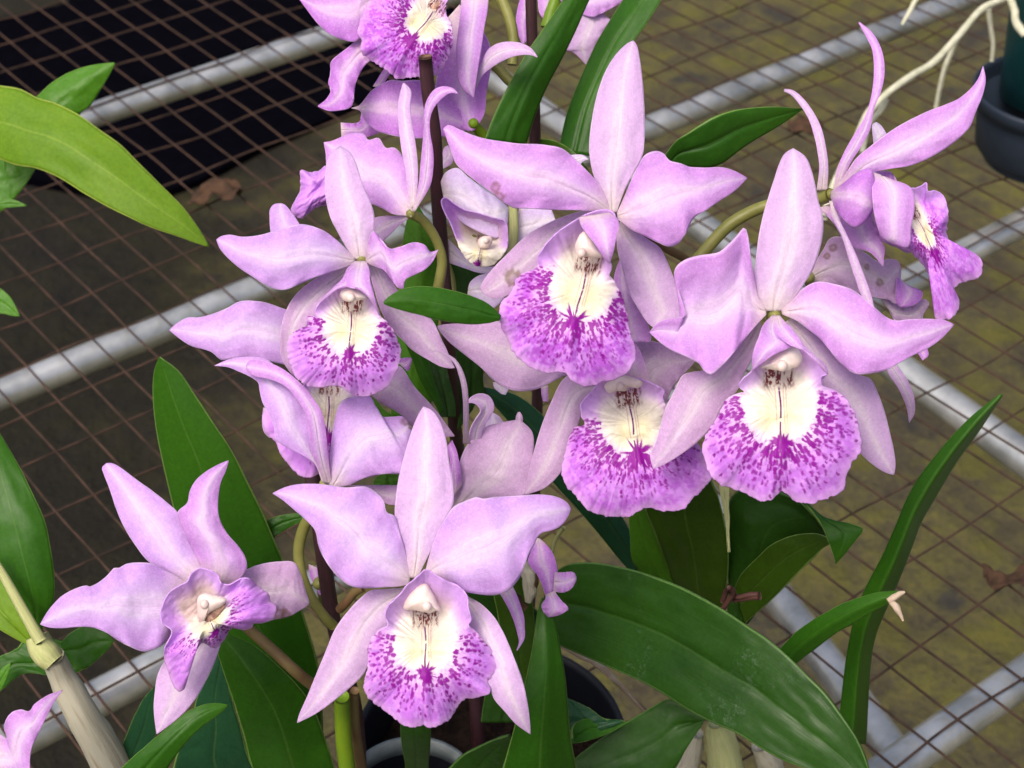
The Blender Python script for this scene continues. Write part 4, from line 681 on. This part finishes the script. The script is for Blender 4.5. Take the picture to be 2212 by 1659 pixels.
Lo = [(1340, 812), (1300, 822), (1272, 852), (1255, 872), (1255, 895), (1262, 917), (1240, 925), (1228, 950), (1219, 986), (1213, 1012), (1221, 1043), (1241, 1069), (1265, 1096), (1291, 1112), (1328, 1114), (1361, 1116), (1381, 1102), (1398, 1095), (1428, 1102), (1471, 1102), (1498, 1076), (1528, 1046), (1536, 1028), (1525, 1000), (1510, 960), (1480, 930), (1445, 910), (1440, 880), (1432, 858), (1436, 845), (1420, 833), (1390, 820)]
lip(f, 'F', Lo, (1362, 945), (1356, 846), (1376, 982), .628, seed=44, light=.2, dens=1.6, fleck=1., recess=.013, ruf=.0013, sat=1.5, label='broad cream and magenta lip with ragged lower edge')
pad(f, 'column', COLM, 'Z6', [(1150, 1295), (1190, 1250), (1270, 1222), (1350, 1240), (1402, 1272), (1370, 1305), (1310, 1300), (1290, 1325), (1230, 1325), (1180, 1338)], .626, .003, (1255, 1295), .0022)

# --- D: flower behind the left flower
f = flower(root, 'flower hidden behind the left centre flower, one petal reaching far left', (712, 780), .66)
seg(f, 'petal', PEB, 'Z5', [(1000, 860), (900, 820), (810, 795), (740, 770), (650, 745), (520, 745), (430, 790), (330, 830), (250, 848), (180, 850), (110, 888), (64, 928)], [(1000, 1180), (900, 1170), (800, 1150), (700, 1130), (560, 1110), (470, 1112), (400, 1122), (330, 1070), (200, 1030), (120, 978), (64, 932)], (.652, .645, .650), cup=.2, ruf=.0008)
seg(f, 'petal', SEG, 'Z5', [(1350, 1180), (1450, 1180), (1555, 1165), (1640, 1285), (1720, 1375), (1800, 1465), (1860, 1550), (1908, 1614)], [(1340, 1330), (1430, 1400), (1520, 1450), (1590, 1500), (1650, 1560), (1740, 1610), (1830, 1620), (1908, 1617)], (.652, .650, .655), cup=.15, ruf=.0004)
seg(f, 'sepal', PEB, 'Z5', [(820, 560), (760, 420), (718, 290), (712, 200), (714, 150), (738, 118), (783, 111)], [(1000, 500), (960, 340), (905, 245), (872, 192), (838, 148), (812, 122), (785, 111)], (.652, .65, .652), cup=.15, ruf=.0002)
seg(f, 'sepal', PED, 'X2', [(240, 980), (300, 950), (390, 945)], [(300, 1030), (360, 1080), (400, 965)], (.67, .67, .67), n=20)
Lo = [(712, 800), (670, 815), (650, 840), (630, 870), (600, 878), (572, 885), (568, 910), (575, 935), (592, 950), (600, 965), (612, 990), (630, 1012), (656, 1031), (700, 1020), (740, 1000), (790, 960), (800, 900), (780, 850), (755, 815)]
lip(f, 'F', Lo, (705, 900), (712, 828), (708, 945), .638, seed=52, light=.7, dens=.9, recess=.008, ruf=.001, nt=240, nr=60, cream=.85, label='cream throated lip mostly covered by petals')

# --- E: flower seen from above, lower left centre
f = flower(root, 'flower seen from its side at left, tall petals rising from a green base', (706, 1044), .632, [(702, 1046), (695, 1070), (690, 1110)], (26, 22), (.635, .68))
seg(f, 'petal', PEB, 'X5', [(850, 1270), (790, 1090), (700, 1020), (625, 975), (480, 900), (370, 820), (355, 700), (300, 560), (235, 440), (205, 310), (190, 235), (80, 160), (-20, 115), (-120, 75), (-260, 60)], [(880, 1270), (800, 1100), (740, 900), (715, 740), (690, 600), (640, 420), (560, 260), (430, 130), (330, 30), (260, -10), (160, -30), (20, -30), (-100, -10), (-180, 20), (-262, 58)], (.630, .622, .628), cup=-.12, fold=.2, ruf=.0004)
seg(f, 'petal', PET, 'X5', [(880, 1275), (800, 1090), (745, 940), (715, 760), (680, 560), (600, 420), (470, 270), (310, 200), (160, 170), (90, 130), (68, 80)], [(960, 1290), (925, 1100), (905, 900), (880, 680), (840, 520), (760, 400), (680, 290), (560, 180), (420, 80), (250, 10), (110, 0), (70, 50), (68, 78)], (.628, .614, .622), cup=.2, ruf=.0002)
seg(f, 'petal', PEB, 'X5', [(925, 1300), (930, 1150), (940, 950), (955, 780), (985, 620), (1020, 480), (1080, 410), (1160, 388), (1260, 375), (1335, 362), (1375, 440), (1420, 550), (1470, 590), (1580, 590), (1690, 590), (1780, 700)], [(1000, 1310), (1120, 1300), (1250, 1240), (1400, 1195), (1540, 1180), (1660, 1175), (1740, 1150), (1780, 1000), (1790, 850), (1785, 710)], (.628, .622, .630), cup=.16, ruf=.0009, n=80, m=31, spots=[('X5', 1720, 640, 11), ('X5', 1770, 690, 8)], label='broad petal with frayed brown corner')
seg(f, 'sepal', SEG, 'X5', [(1080, 1300), (1300, 1300), (1500, 1298), (1640, 1300), (1750, 1300)], [(1120, 1300), (1300, 1330), (1450, 1440), (1550, 1500), (1750, 1480)], (.64, .64, .64), n=24, ruf=0)
seg(f, 'sepal', SEG, 'X5', [(430, 900), (360, 820), (300, 800), (250, 740), (232, 640), (245, 500)], [(480, 800), (420, 700), (370, 600), (340, 540), (290, 510), (250, 495)], (.645, .646, .65), ruf=0)

# --- G: flower behind the dorsal sepal of A
f = flower(root, 'flower behind the bottom centre flower with one long narrow arching sepal', (985, 1095), .665)
seg(f, 'sepal', SEG, 'X2', [(930, 1830), (935, 1700), (935, 1550), (930, 1400), (915, 1250), (885, 1120), (850, 1020), (790, 950), (700, 895), (640, 880), (600, 890)], [(1010, 1830), (985, 1700), (990, 1550), (985, 1380), (970, 1230), (940, 1120), (900, 1030), (850, 960), (800, 925), (710, 885), (640, 872), (602, 888)], (.648, .620, .616), cup=.3, ruf=0, n=70, label='long narrow arching sepal')
seg(f, 'sepal', SEP, 'X2', [(990, 1900), (1000, 1700), (1060, 1580), (1110, 1500), (1080, 1440), (1030, 1415), (985, 1412), (985, 1395)], [(1120, 1900), (1130, 1700), (1200, 1570), (1250, 1480), (1250, 1420), (1200, 1340), (1100, 1315), (1020, 1350), (985, 1393)], (.655, .645, .640), cup=-.2, ruf=0)
seg(f, 'petal', WHI, 'X2', [(1100, 1900), (1150, 1700), (1190, 1560), (1225, 1515)], [(1420, 1900), (1400, 1700), (1355, 1620), (1300, 1550), (1230, 1515)], (.662, .66, .66), ruf=0)
seg(f, 'petal', SEG, 'F', [(978, 1095), (982, 1050), (992, 1000), (1010, 960), (1040, 925), (1075, 915), (1108, 909), (1122, 908)], [(1000, 1100), (1050, 1088), (1100, 1078), (1140, 1066), (1155, 1030), (1153, 985), (1150, 935), (1124, 908)], (.655, .650, .655), cup=.15, ruf=.0006)
seg(f, 'sepal', SEG, 'X2', [(1480, 1640), (1478, 1560), (1500, 1512)], [(1545, 1640), (1548, 1560), (1520, 1508)], (.657, .655, .655), n=20, ruf=0)
seg(f, 'petal', PED, 'X5', [(2140, 1500), (2170, 1200), (2180, 1050), (2150, 900)], [(2300, 1300), (2280, 1100), (2250, 950), (2200, 830)], (.65, .648, .65), n=24, ruf=0)

# --- L: flower seen from behind, upper left
f = flower(root, 'flower seen from behind at upper left, narrow sepals pointing up past a stake', (888, 460), .64,
           cv('Z5', [(1625, 175), (1700, 215), (1760, 290), (1805, 380), (1828, 480), (1815, 590), (1795, 690)]), (22, 21, 24), (.642, .652, .66))
seg(f, 'sepal', SEP, 'Z2', [(935, 1350), (912, 1200), (900, 1100), (872, 950), (855, 800), (850, 700), (865, 610), (885, 540)], [(965, 1330), (978, 1200), (978, 1050), (960, 900), (938, 780), (930, 680), (935, 590), (890, 538)], (.635, .640, .652), cup=.3, ruf=0)
seg(f, 'petal', PET, 'Z2', [(930, 1400), (820, 1388), (740, 1345), (640, 1310), (520, 1290), (420, 1200), (390, 1080), (385, 1000), (372, 925)], [(950, 1340), (935, 1200), (895, 1040), (830, 958), (775, 960), (725, 895), (660, 908), (630, 868), (540, 868), (460, 900), (420, 915), (374, 922)], (.640, .648, .655), cup=.2, ruf=.0008)
seg(f, 'sepal', PET, 'Z2', [(945, 1370), (985, 1200), (1000, 1050), (1010, 950), (1020, 830), (1022, 720), (1045, 640), (1090, 580), (1150, 560), (1210, 575), (1240, 603)], [(960, 1370), (1060, 1200), (1080, 1080), (1078, 980), (1058, 860), (1060, 760), (1090, 690), (1140, 635), (1190, 602), (1240, 606)], (.635, .628, .622), cup=.25, ruf=0)
seg(f, 'sepal', SEP, 'Z2', [(930, 1395), (840, 1400), (760, 1400), (690, 1420), (680, 1520)], [(940, 1400), (850, 1470), (780, 1540), (700, 1600), (660, 1600)], (.64, .65, .655), ruf=0)
Lo = [(222, 1105), (275, 1118), (340, 1108), (390, 1070), (480, 1050), (520, 1150), (500, 1300), (390, 1330), (320, 1345), (280, 1375), (213, 1417), (160, 1370), (190, 1290), (220, 1235), (222, 1170)]
lip(f, 'Z2', Lo, (340, 1210), (620, 1130), (420, 1270), .655, xv=(20, -60), seed=61, light=.9, nr=50, nt=200, recess=0, ruf=.0008, dens=1.0, cream=.8, label='lilac spotted lip edge seen from the side')

# --- M: whitish cup flower behind
f = flower(root, 'pale whitish flower with cupped lip behind the centre stake', (1020, 520), .675)
seg(f, 'petal', WHI, 'Z6', [(140, 340), (200, 400), (300, 490), (430, 520), (520, 470)], [(135, 490), (250, 530), (340, 558), (430, 560), (540, 500)], (.685, .685, .685), ruf=0, n=30)
seg(f, 'petal', WHI, 'Z6', [(600, 140), (700, 145), (810, 148)], [(540, 420), (700, 330), (850, 260)], (.695, .695, .695), ruf=0, n=20)
seg(f, 'petal', WHI, 'X2', [(985, 230), (1000, 170), (1080, 100), (1200, 70), (1300, 60)], [(975, 290), (1040, 320), (1140, 370), (1240, 430), (1360, 330)], (.680, .68, .68), ruf=0, n=30)
seg(f, 'petal', WHI, 'Z2', [(1130, 1180), (1160, 1120), (1235, 1090), (1310, 1150), (1400, 1220), (1500, 1290), (1562, 1345)], [(1160, 1340), (1240, 1420), (1330, 1480), (1420, 1520), (1500, 1540), (1550, 1480), (1565, 1350)], (.668, .660, .668), cup=.2, ruf=.0004)
seg(f, 'petal', SEP, 'Z2', [(1140, 1020), (1150, 960), (1180, 940)], [(1130, 1100), (1200, 1060), (1215, 1010)], (.69, .69, .69), ruf=0, n=20)
seg(f, 'petal', WHI, 'Z3', [(915, 1008), (960, 1003), (1010, 1005), (1046, 1030)], [(985, 1078), (1010, 1050), (1035, 1035), (1047, 1033)], (.69, .69, .69), ruf=0, n=20)
Lo = [(95, 90), (115, 165), (150, 230), (185, 320), (225, 420), (290, 495), (350, 518), (420, 510), (480, 460), (520, 400), (525, 300), (510, 225), (430, 200), (330, 170), (250, 150), (180, 110), (120, 70)]
lip(f, 'Z6', Lo, (340, 330), (360, 330), (330, 500), .655, seed=71, light=.3, nr=50, nt=220, recess=.014, curl=.0, ruf=.0006, dens=.6, cream=1.9, label='white cupped lip with magenta rim')
pad(f, 'column', COLM, 'Z6', [(330, 350), (370, 320), (420, 325), (425, 360), (400, 395), (350, 400)], .654, .002, (385, 350), .0016, lobes=False)

# --- N: topmost flower
f = flower(root, 'topmost flower cut off by the top edge, bright magenta flecked lip', (900, -30), .668)
seg(f, 'petal', PED, 'Z2', [(700, -120), (560, -110), (400, -80), (300, -50), (210, -10)], [(720, 60), (640, 200), (575, 268), (490, 257), (410, 222), (330, 152), (262, 62), (212, -6)], (.668, .665, .668), cup=.12, ruf=.0006)
seg(f, 'sepal', PED, 'Z2', [(620, 230), (570, 270), (500, 330), (422, 395), (412, 480), (402, 540), (415, 590), (390, 640), (333, 686)], [(720, 380), (660, 402), (610, 462), (572, 560), (550, 690), (470, 716), (400, 718), (334, 692)], (.670, .668, .668), cup=.12, ruf=.001)
Lo = [(1000, -120), (850, -110), (740, -100), (690, -30), (640, 60), (600, 160), (590, 215), (620, 270), (605, 325), (660, 380), (740, 428), (800, 470), (850, 512), (930, 500), (1010, 498), (1100, 490), (1150, 430), (1185, 340), (1207, 240), (1200, 165), (1165, 95), (1165, 20), (1200, -60), (1120, -110)]
lip(f, 'Z2', Lo, (950, 160), (1125, 20), (935, 265), .655, seed=82, dens=1.5, recess=.010, ruf=.0012, sat=1.6, cream=.85, label='bright lip with dense magenta flecks')
pad(f, 'throat', CAVM, 'Z2', [(1070, 40), (1110, 15), (1170, 40), (1150, 75), (1100, 60), (1050, 100)], .659, .0006)

# --- O: flower right of the top one, seen from behind
f = flower(root, 'flower seen from behind at top, one petal arching right over a leaf', (1033, 285), .69, cv('Z2', [(1340, 800), (1370, 840), (1420, 890), (1470, 920)]), (20, 26), (.688, .70), STB)
seg(f, 'petal', PED, 'Z2', [(1100, 200), (1120, 350), (1100, 520), (1090, 640), (1180, 780), (1310, 850)], [(1250, 30), (1390, 180), (1452, 310), (1452, 450), (1425, 600), (1410, 740), (1345, 845)], (.69, .688, .688), cup=.15, ruf=.0004)
seg(f, 'petal', PED, 'Z2', [(550, 700), (600, 685), (640, 640), (680, 590), (740, 548), (800, 520), (880, 525), (980, 520), (1100, 560), (1200, 650), (1320, 800)], [(555, 703), (610, 720), (640, 780), (720, 850), (790, 872), (860, 888), (980, 897), (1100, 890), (1180, 880), (1260, 850), (1325, 840)], (.690, .682, .69), cup=.18, ruf=.0008)
seg(f, 'petal', PED, 'Z2', [(690, 560), (740, 480), (780, 420)], [(740, 570), (800, 480), (840, 430)], (.70, .70, .70), ruf=0, n=20)
seg(f, 'sepal', PED, 'Z2', [(480, 795), (560, 800), (600, 790), (620, 700)], [(485, 890), (560, 880), (640, 890), (735, 860)], (.70, .70, .70), ruf=.0006, n=30, label='deep magenta lip edge')
seg(f, 'sepal', PET, 'Z2', [(1265, -60), (1255, 100), (1230, 300), (1235, 450), (1265, 560), (1338, 628)], [(1440, -60), (1432, 60), (1410, 180), (1390, 320), (1365, 470), (1341, 630)], (.682, .672, .676), cup=.3, ruf=0)
seg(f, 'sepal', SEP, 'Z2', [(1330, 560), (1380, 440), (1440, 320), (1500, 282), (1580, 271), (1660, 284), (1720, 320), (1755, 370)], [(1340, 600), (1400, 490), (1450, 445), (1520, 400), (1600, 367), (1680, 355), (1725, 360), (1754, 373)], (.685, .672, .668), cup=.2, ruf=0)
stem(PED_G, 'Z2', [(1440, -200), (1500, -60), (1560, 80), (1592, 200), (1600, 300), (1590, 420)], (.70, .70), (22, 25, 22), name='pedicel')
stem(PED_G, 'Z2', [(1420, 380), (1500, 445), (1560, 510), (1620, 560)], (.71, .71), (22, 24), name='pedicel')

# --- P: top right background flower
f = flower(root, 'background flower cut by the top edge between the two tall leaves', (1200, 20), .735, [(1200, 0), (1190, 30), (1182, 60)], (26, 30), (.735, .735), STB)
seg(f, 'petal', PED, 'Z3', [(620, -60), (585, 80), (580, 160), (600, 240), (620, 285)], [(700, -60), (680, 80), (660, 180), (650, 260), (625, 287)], (.74, .74, .74), ruf=0, n=30)
seg(f, 'petal', PET, 'Z3', [(700, -100), (720, 0), (730, 80), (760, 130)], [(900, -100), (880, 0), (840, 90), (770, 135)], (.738, .738, .738), ruf=0, n=30)
seg(f, 'petal', SEP, 'Z3', [(1000, -100), (960, 60), (930, 200), (900, 320), (945, 335), (1030, 415)], [(1240, -20), (1150, 90), (1190, 135), (1160, 210), (1110, 300), (1035, 418)], (.738, .735, .738), cup=.1, ruf=.0006)
seg(f, 'petal', PET, 'Z3', [(920, -60), (1000, -100), (1150, -100), (1290, -20)], [(960, 60), (1060, 110), (1160, 75), (1285, 0)], (.735, .732, .735), cup=.1, ruf=.0006)

# --- Q: right side flower in profile
f = flower(root, 'flower in profile at upper right with long thin curling sepals', (1795, 425), .655,
           cv('Z4', [(960, 1260), (900, 1285), (860, 1290), (560, 1330), (420, 1385), (300, 1460), (200, 1560), (90, 1690)]), (30, 26, 28, 27), (.652, .665, .67))
seg(f, 'petal', PET, 'Z7', [(1330, 140), (1420, 230), (1500, 350), (1570, 395), (1660, 425), (1700, 460), (1745, 515)], [(1600, 40), (1700, 120), (1710, 250), (1730, 340), (1758, 395), (1752, 470), (1747, 517)], (.655, .652, .652), cup=.15, ruf=.0006)
seg(f, 'petal', PET, 'Z4', [(1180, 1100), (1290, 1110), (1340, 1110), (1380, 1160), (1405, 1222)], [(1230, 1480), (1290, 1560), (1400, 1610), (1470, 1640), (1500, 1500)], (.652, .648, .645), cup=.2, ruf=.0004, n=40)
seg(f, 'sepal', SEP, 'Z4', [(868, 1232), (885, 1080), (862, 920), (820, 780), (760, 680), (700, 612), (657, 593)], [(936, 1232), (942, 1080), (926, 950), (897, 830), (842, 720), (772, 630), (712, 585), (660, 578)], (.652, .650, .664), cup=.2, ruf=0, label='thin curling sepal')
seg(f, 'sepal', PET, 'Z4', [(975, 1240), (1000, 1100), (1050, 980), (1120, 860), (1190, 740), (1227, 600), (1240, 460), (1230, 330), (1190, 240), (1140, 148)], [(1010, 1240), (1085, 1060), (1155, 950), (1212, 840), (1240, 700), (1282, 600), (1307, 480), (1300, 370), (1270, 280), (1220, 205), (1146, 145)], (.650, .645, .655), cup=.2, ruf=0, label='tall thin sepal')
seg(f, 'petal', WHI, 'Z4', [(1240, 960), (1232, 880), (1230, 810), (1252, 795)], [(1330, 880), (1315, 860), (1290, 820), (1256, 795)], (.658, .658, .66), ruf=0, n=24)
seg(f, 'petal', PET, 'Z4', [(1000, 1215), (1060, 1120), (1130, 1020), (1220, 945), (1320, 868), (1450, 788), (1600, 718), (1700, 680), (1790, 640), (1870, 570), (1920, 500), (1944, 430)], [(1060, 1240), (1230, 1120), (1340, 1095), (1480, 1072), (1640, 1000), (1760, 920), (1860, 822), (1900, 720), (1942, 620), (1962, 520), (1948, 432)], (.648, .640, .648), cup=.18, ruf=.0008)
seg(f, 'petal', PED, 'Z4', [(965, 1240), (1040, 1190), (1130, 1120), (1215, 1090), (1245, 1180), (1262, 1270), (1240, 1350)], [(960, 1275), (985, 1340), (1020, 1395), (1060, 1440), (1108, 1472), (1180, 1435), (1238, 1355)], (.645, .632, .640), cup=.4, ruf=0)
seg(f, 'sepal', SEP, 'Z7', [(1398, 95), (1420, 200), (1480, 320), (1530, 480), (1570, 600), (1620, 730), (1680, 800), (1700, 900)], [(1425, 95), (1462, 210), (1510, 310), (1575, 450), (1625, 580), (1665, 690), (1690, 790), (1702, 900)], (.642, .630, .625), cup=.3, ruf=0, label='thin drooping sepal')
seg(f, 'sepal', SEP, 'X4', [(1140, 960), (1200, 1120), (1270, 1220), (1340, 1350), (1385, 1460), (1400, 1560), (1408, 1612)], [(1235, 960), (1310, 1060), (1380, 1160), (1440, 1290), (1465, 1400), (1462, 1520), (1412, 1613)], (.65, .65, .66), cup=.2, ruf=0)
seg(f, 'petal', PED, 'X4', [(1460, 860), (1500, 900), (1545, 970)], [(1590, 830), (1605, 920), (1550, 972)], (.65, .65, .65), n=16, ruf=0)
Lo = [(1885, 375), (1935, 393), (1968, 406), (1990, 402), (2001, 394), (2004, 412), (2022, 412), (2041, 428), (2048, 470), (2045, 510), (2068, 538), (2105, 548), (2122, 568), (2115, 596), (2075, 612), (2060, 625), (2072, 650), (2068, 672), (2050, 690), (2022, 688), (2021, 650), (2018, 620), (2000, 580), (1970, 548), (1935, 528), (1905, 512), (1893, 470), (1886, 420)]
lip(f, 'F', Lo, (1995, 490), (1972, 452), (2019, 548), .640, xv=(42, -20), seed=93, light=.2, dens=1.2, recess=.006, ruf=.0010, cream=.75, sat=1.6, label='ruffled magenta lip seen from the side')

seg(f, 'petal', PET, 'F', [(1886, 372), (1884, 420), (1890, 470), (1903, 512)], [(1920, 386), (1968, 407), (1976, 445), (1968, 490), (1962, 533), (1930, 528)], (.637, .630, .634), cup=.2, ruf=.0003, n=40)

# --- R: flower behind B at right
f = flower(root, 'dusky flower behind the right flower, its lip drooping', (1745, 600), .69)
seg(f, 'petal', SEG, 'X4', [(370, 100), (420, 0), (470, -100), (520, -180), (600, -300), (740, -300), (860, -200), (980, -120), (1080, -60), (1200, -80), (1290, -60), (1320, 20)], [(385, 150), (480, 155), (600, 180), (720, 225), (820, 260), (960, 300), (1100, 330), (1200, 345), (1280, 390), (1300, 300), (1318, 120), (1320, 25)], (.69, .682, .685), cup=.12, ruf=.0008, n=100, m=41, spots=[('Z7', 1425, 395, 9), ('Z7', 1385, 450, 8), ('Z7', 1725, 620, 9), ('Z7', 1640, 520, 7)], label='dusky petal with brown bruises')
seg(f, 'petal', PED, 'X4', [(1280, 60), (1270, 250), (1275, 370), (1310, 415)], [(1330, 160), (1420, 210), (1545, 268), (1530, 345), (1440, 405), (1320, 418)], (.685, .680, .68), cup=.1, ruf=0)
seg(f, 'petal', SEG, 'X4', [(1090, 320), (1180, 340), (1280, 390), (1400, 415), (1510, 350), (1570, 338), (1615, 365)], [(1180, 420), (1230, 500), (1260, 560), (1400, 580), (1545, 560), (1550, 510), (1612, 400)], (.69, .688, .685), cup=.15, ruf=.0008)

# --- S: small curled flower right of A
f = flower(root, 'small curled flower hanging behind the bottom centre flower, two lobed lip', (1165, 1170), .66, [(1150, 1160), (1130, 1190), (1120, 1230)], (8, 10), (.664, .69), nosph=True)
a = Acc()
strip_acc(a, 'X3', [(960, 60), (880, 280), (850, 400), (980, 580), (1045, 720), (1090, 860)], [(1010, 80), (1110, 170), (1195, 290), (1235, 410), (1255, 540), (1245, 700), (1225, 830)], (.655, .65, .65), cup=.25, n=40)
link('petal', a, PED, f, .0005, col=True)
seg(f, 'petal', PET, 'X3', [(1220, 540), (1340, 540), (1470, 538), (1512, 600)], [(1200, 800), (1330, 818), (1440, 770), (1512, 650)], (.649, .648, .65), cup=.2, ruf=.0005, n=30)
seg(f, 'petal', PET, 'X3', [(1095, 850), (1085, 920), (1035, 990), (1055, 1070), (1128, 1155)], [(1215, 800), (1260, 870), (1330, 950), (1405, 1035), (1385, 1070), (1260, 1130), (1135, 1157)], (.648, .645, .648), cup=.2, ruf=.0005, n=30)
seg(f, 'sepal', PET, 'X3', [(440, 800), (520, 930), (600, 1080), (660, 1230), (700, 1370), (725, 1500), (692, 1620)], [(620, 700), (690, 850), (745, 1000), (790, 1150), (800, 1300), (795, 1460), (700, 1622)], (.65, .645, .64), cup=.25, ruf=0, label='thin sepal curling to a point')
# --- small bits behind
f = flower(root, 'sliver of a shaded flower behind the stake at lower left', (690, 1260), .70)
seg(f, 'petal', PED, 'Y3', [(360, 720), (370, 800), (410, 880), (430, 920)], [(400, 735), (430, 760), (440, 850), (436, 920)], (.70, .70, .70), ruf=0, n=20)
seg(f, 'petal', PET, 'X2', [(1740, 1250), (1745, 1330), (1760, 1400)], [(1810, 1230), (1815, 1330), (1812, 1400)], (.70, .70, .70), ruf=0, n=16)
seg(f, 'petal', WHI, 'X2', [(1240, 1200), (1260, 1260), (1330, 1320)], [(1400, 1200), (1400, 1270), (1370, 1330)], (.72, .72, .72), ruf=0, n=16)

# ------------------------------------------------------------------ plant at the left edge, lower
lp = thing('orchid_plant', 'orchid at lower left with one stout whitish cane and broad leaves', 'orchid', tuple(hit(300, 1900, 0)))
tube(lp, 'pseudobulb', CANE, 'Y2', [(345, 930), (400, 1060), (520, 1290), (640, 1490), (760, 1720), (830, 1860)], (.70, .72, .76), (48, 62, 76, 84, 88), wob=.12, label='whitish papery cane')
tube(lp, 'node', CANG, 'Y2', [(240, 800), (270, 880), (310, 930), (352, 975)], (.70, .70), (50, 58, 60, 50), label='green node at the top of the cane')
leaf(LG, 'Y1', [(240, 1410), (180, 1280), (90, 1130), (10, 980), (-80, 700), (-120, 400), (-110, 150), (-60, -60)], [(265, 1400), (280, 1270), (335, 1160), (352, 1060), (350, 950), (330, 800), (292, 620), (220, 450), (130, 270), (60, 150), (0, 50), (-58, -60)], (.695, .68, .70), par=lp, cup=.2, fold=.1)
leaf(LY, 'Y1', [(240, 1420), (190, 1330), (110, 1170), (40, 1030), (-60, 900), (-200, 760)], [(230, 1440), (180, 1410), (100, 1370), (0, 1312), (-100, 1240), (-200, 780)], (.70, .70, .71), par=lp, cup=.2, fold=-.1)
tube(lp, 'petiole', CANG, 'Y1', [(-60, 830), (20, 960), (110, 1120), (200, 1280), (262, 1390)], (.672, .675), (17, 21, 24, 28), label='pale leaf stalk')
leaf(LG, 'Y1', [(-60, 1560), (0, 1490), (110, 1440), (150, 1390), (200, 1350), (245, 1382)], [(-60, 1760), (20, 1700), (160, 1600), (400, 1620), (560, 1560), (700, 1440), (735, 1400)], (.74, .74, .74), par=lp)
leaf(LG, 'Y1', [(395, 1400), (470, 1330), (560, 1290), (650, 1300), (735, 1385)], [(440, 1500), (540, 1570), (640, 1500), (700, 1440), (737, 1390)], (.735, .73, .73), par=lp)
leaf(LB, 'Y2', [(-20, 1060), (20, 1010), (70, 975)], [(-20, 1190), (20, 1130), (74, 985)], (.73, .73, .73), par=lp, n=20)
f = flower(lp, 'single lilac petal of a flower cut off at the bottom left corner', (-20, 1640), .66)
seg(f, 'petal', PET, 'Y2', [(-80, 1440), (0, 1442), (45, 1472), (30, 1400), (42, 1340), (75, 1300), (130, 1280), (188, 1290), (225, 1245), (300, 1192), (403, 1153)], [(-60, 1760), (180, 1700), (195, 1600), (205, 1530), (250, 1430), (300, 1330), (350, 1230), (404, 1157)], (.655, .645, .65), cup=.1, ruf=.0008)
# ------------------------------------------------------------------ plant at the left edge, upper
up = thing('orchid_plant', 'orchid at upper left edge showing only yellow-green leaves', 'orchid', tuple(hit(-150, 700, 0)))
leaf(LY, 'Z1', [(-200, 520), (0, 558), (130, 580), (250, 640), (350, 668), (500, 740), (640, 840), (780, 940), (900, 1060), (1040, 1200), (1180, 1340), (1270, 1460), (1352, 1597)], [(-200, 960), (0, 1030), (100, 1068), (240, 1092), (400, 1160), (540, 1250), (700, 1340), (840, 1410), (1000, 1480), (1150, 1530), (1260, 1570), (1350, 1600)], (.84, .82, .83), par=up, fold=.16, cup=.06, twist=-.1, label='broad yellow-green leaf pointing to lower right')
leaf(LB, 'Z1', [(200, 680), (260, 612), (350, 530), (480, 460), (600, 425), (742, 408)], [(460, 800), (520, 735), (580, 690), (640, 600), (700, 500), (744, 412)], (.87, .87, .87), par=up, fold=.2)
leaf(LB, 'Z1', [(-100, 980), (0, 1000), (100, 1060), (225, 1095)], [(-100, 1430), (0, 1375), (30, 1355), (100, 1280), (170, 1190), (228, 1098)], (.87, .87, .87), par=up)
leaf(LB, 'Z1', [(-20, 1320), (60, 1290), (170, 1325)], [(-20, 1350), (60, 1345), (172, 1335)], (.86, .86, .86), par=up, n=16)
leaf(LB, 'F', [(-20, 610), (8, 628), (25, 645), (43, 682)], [(-20, 680), (8, 678), (25, 682), (42, 683)], (.84, .84, .84), par=up, n=20)
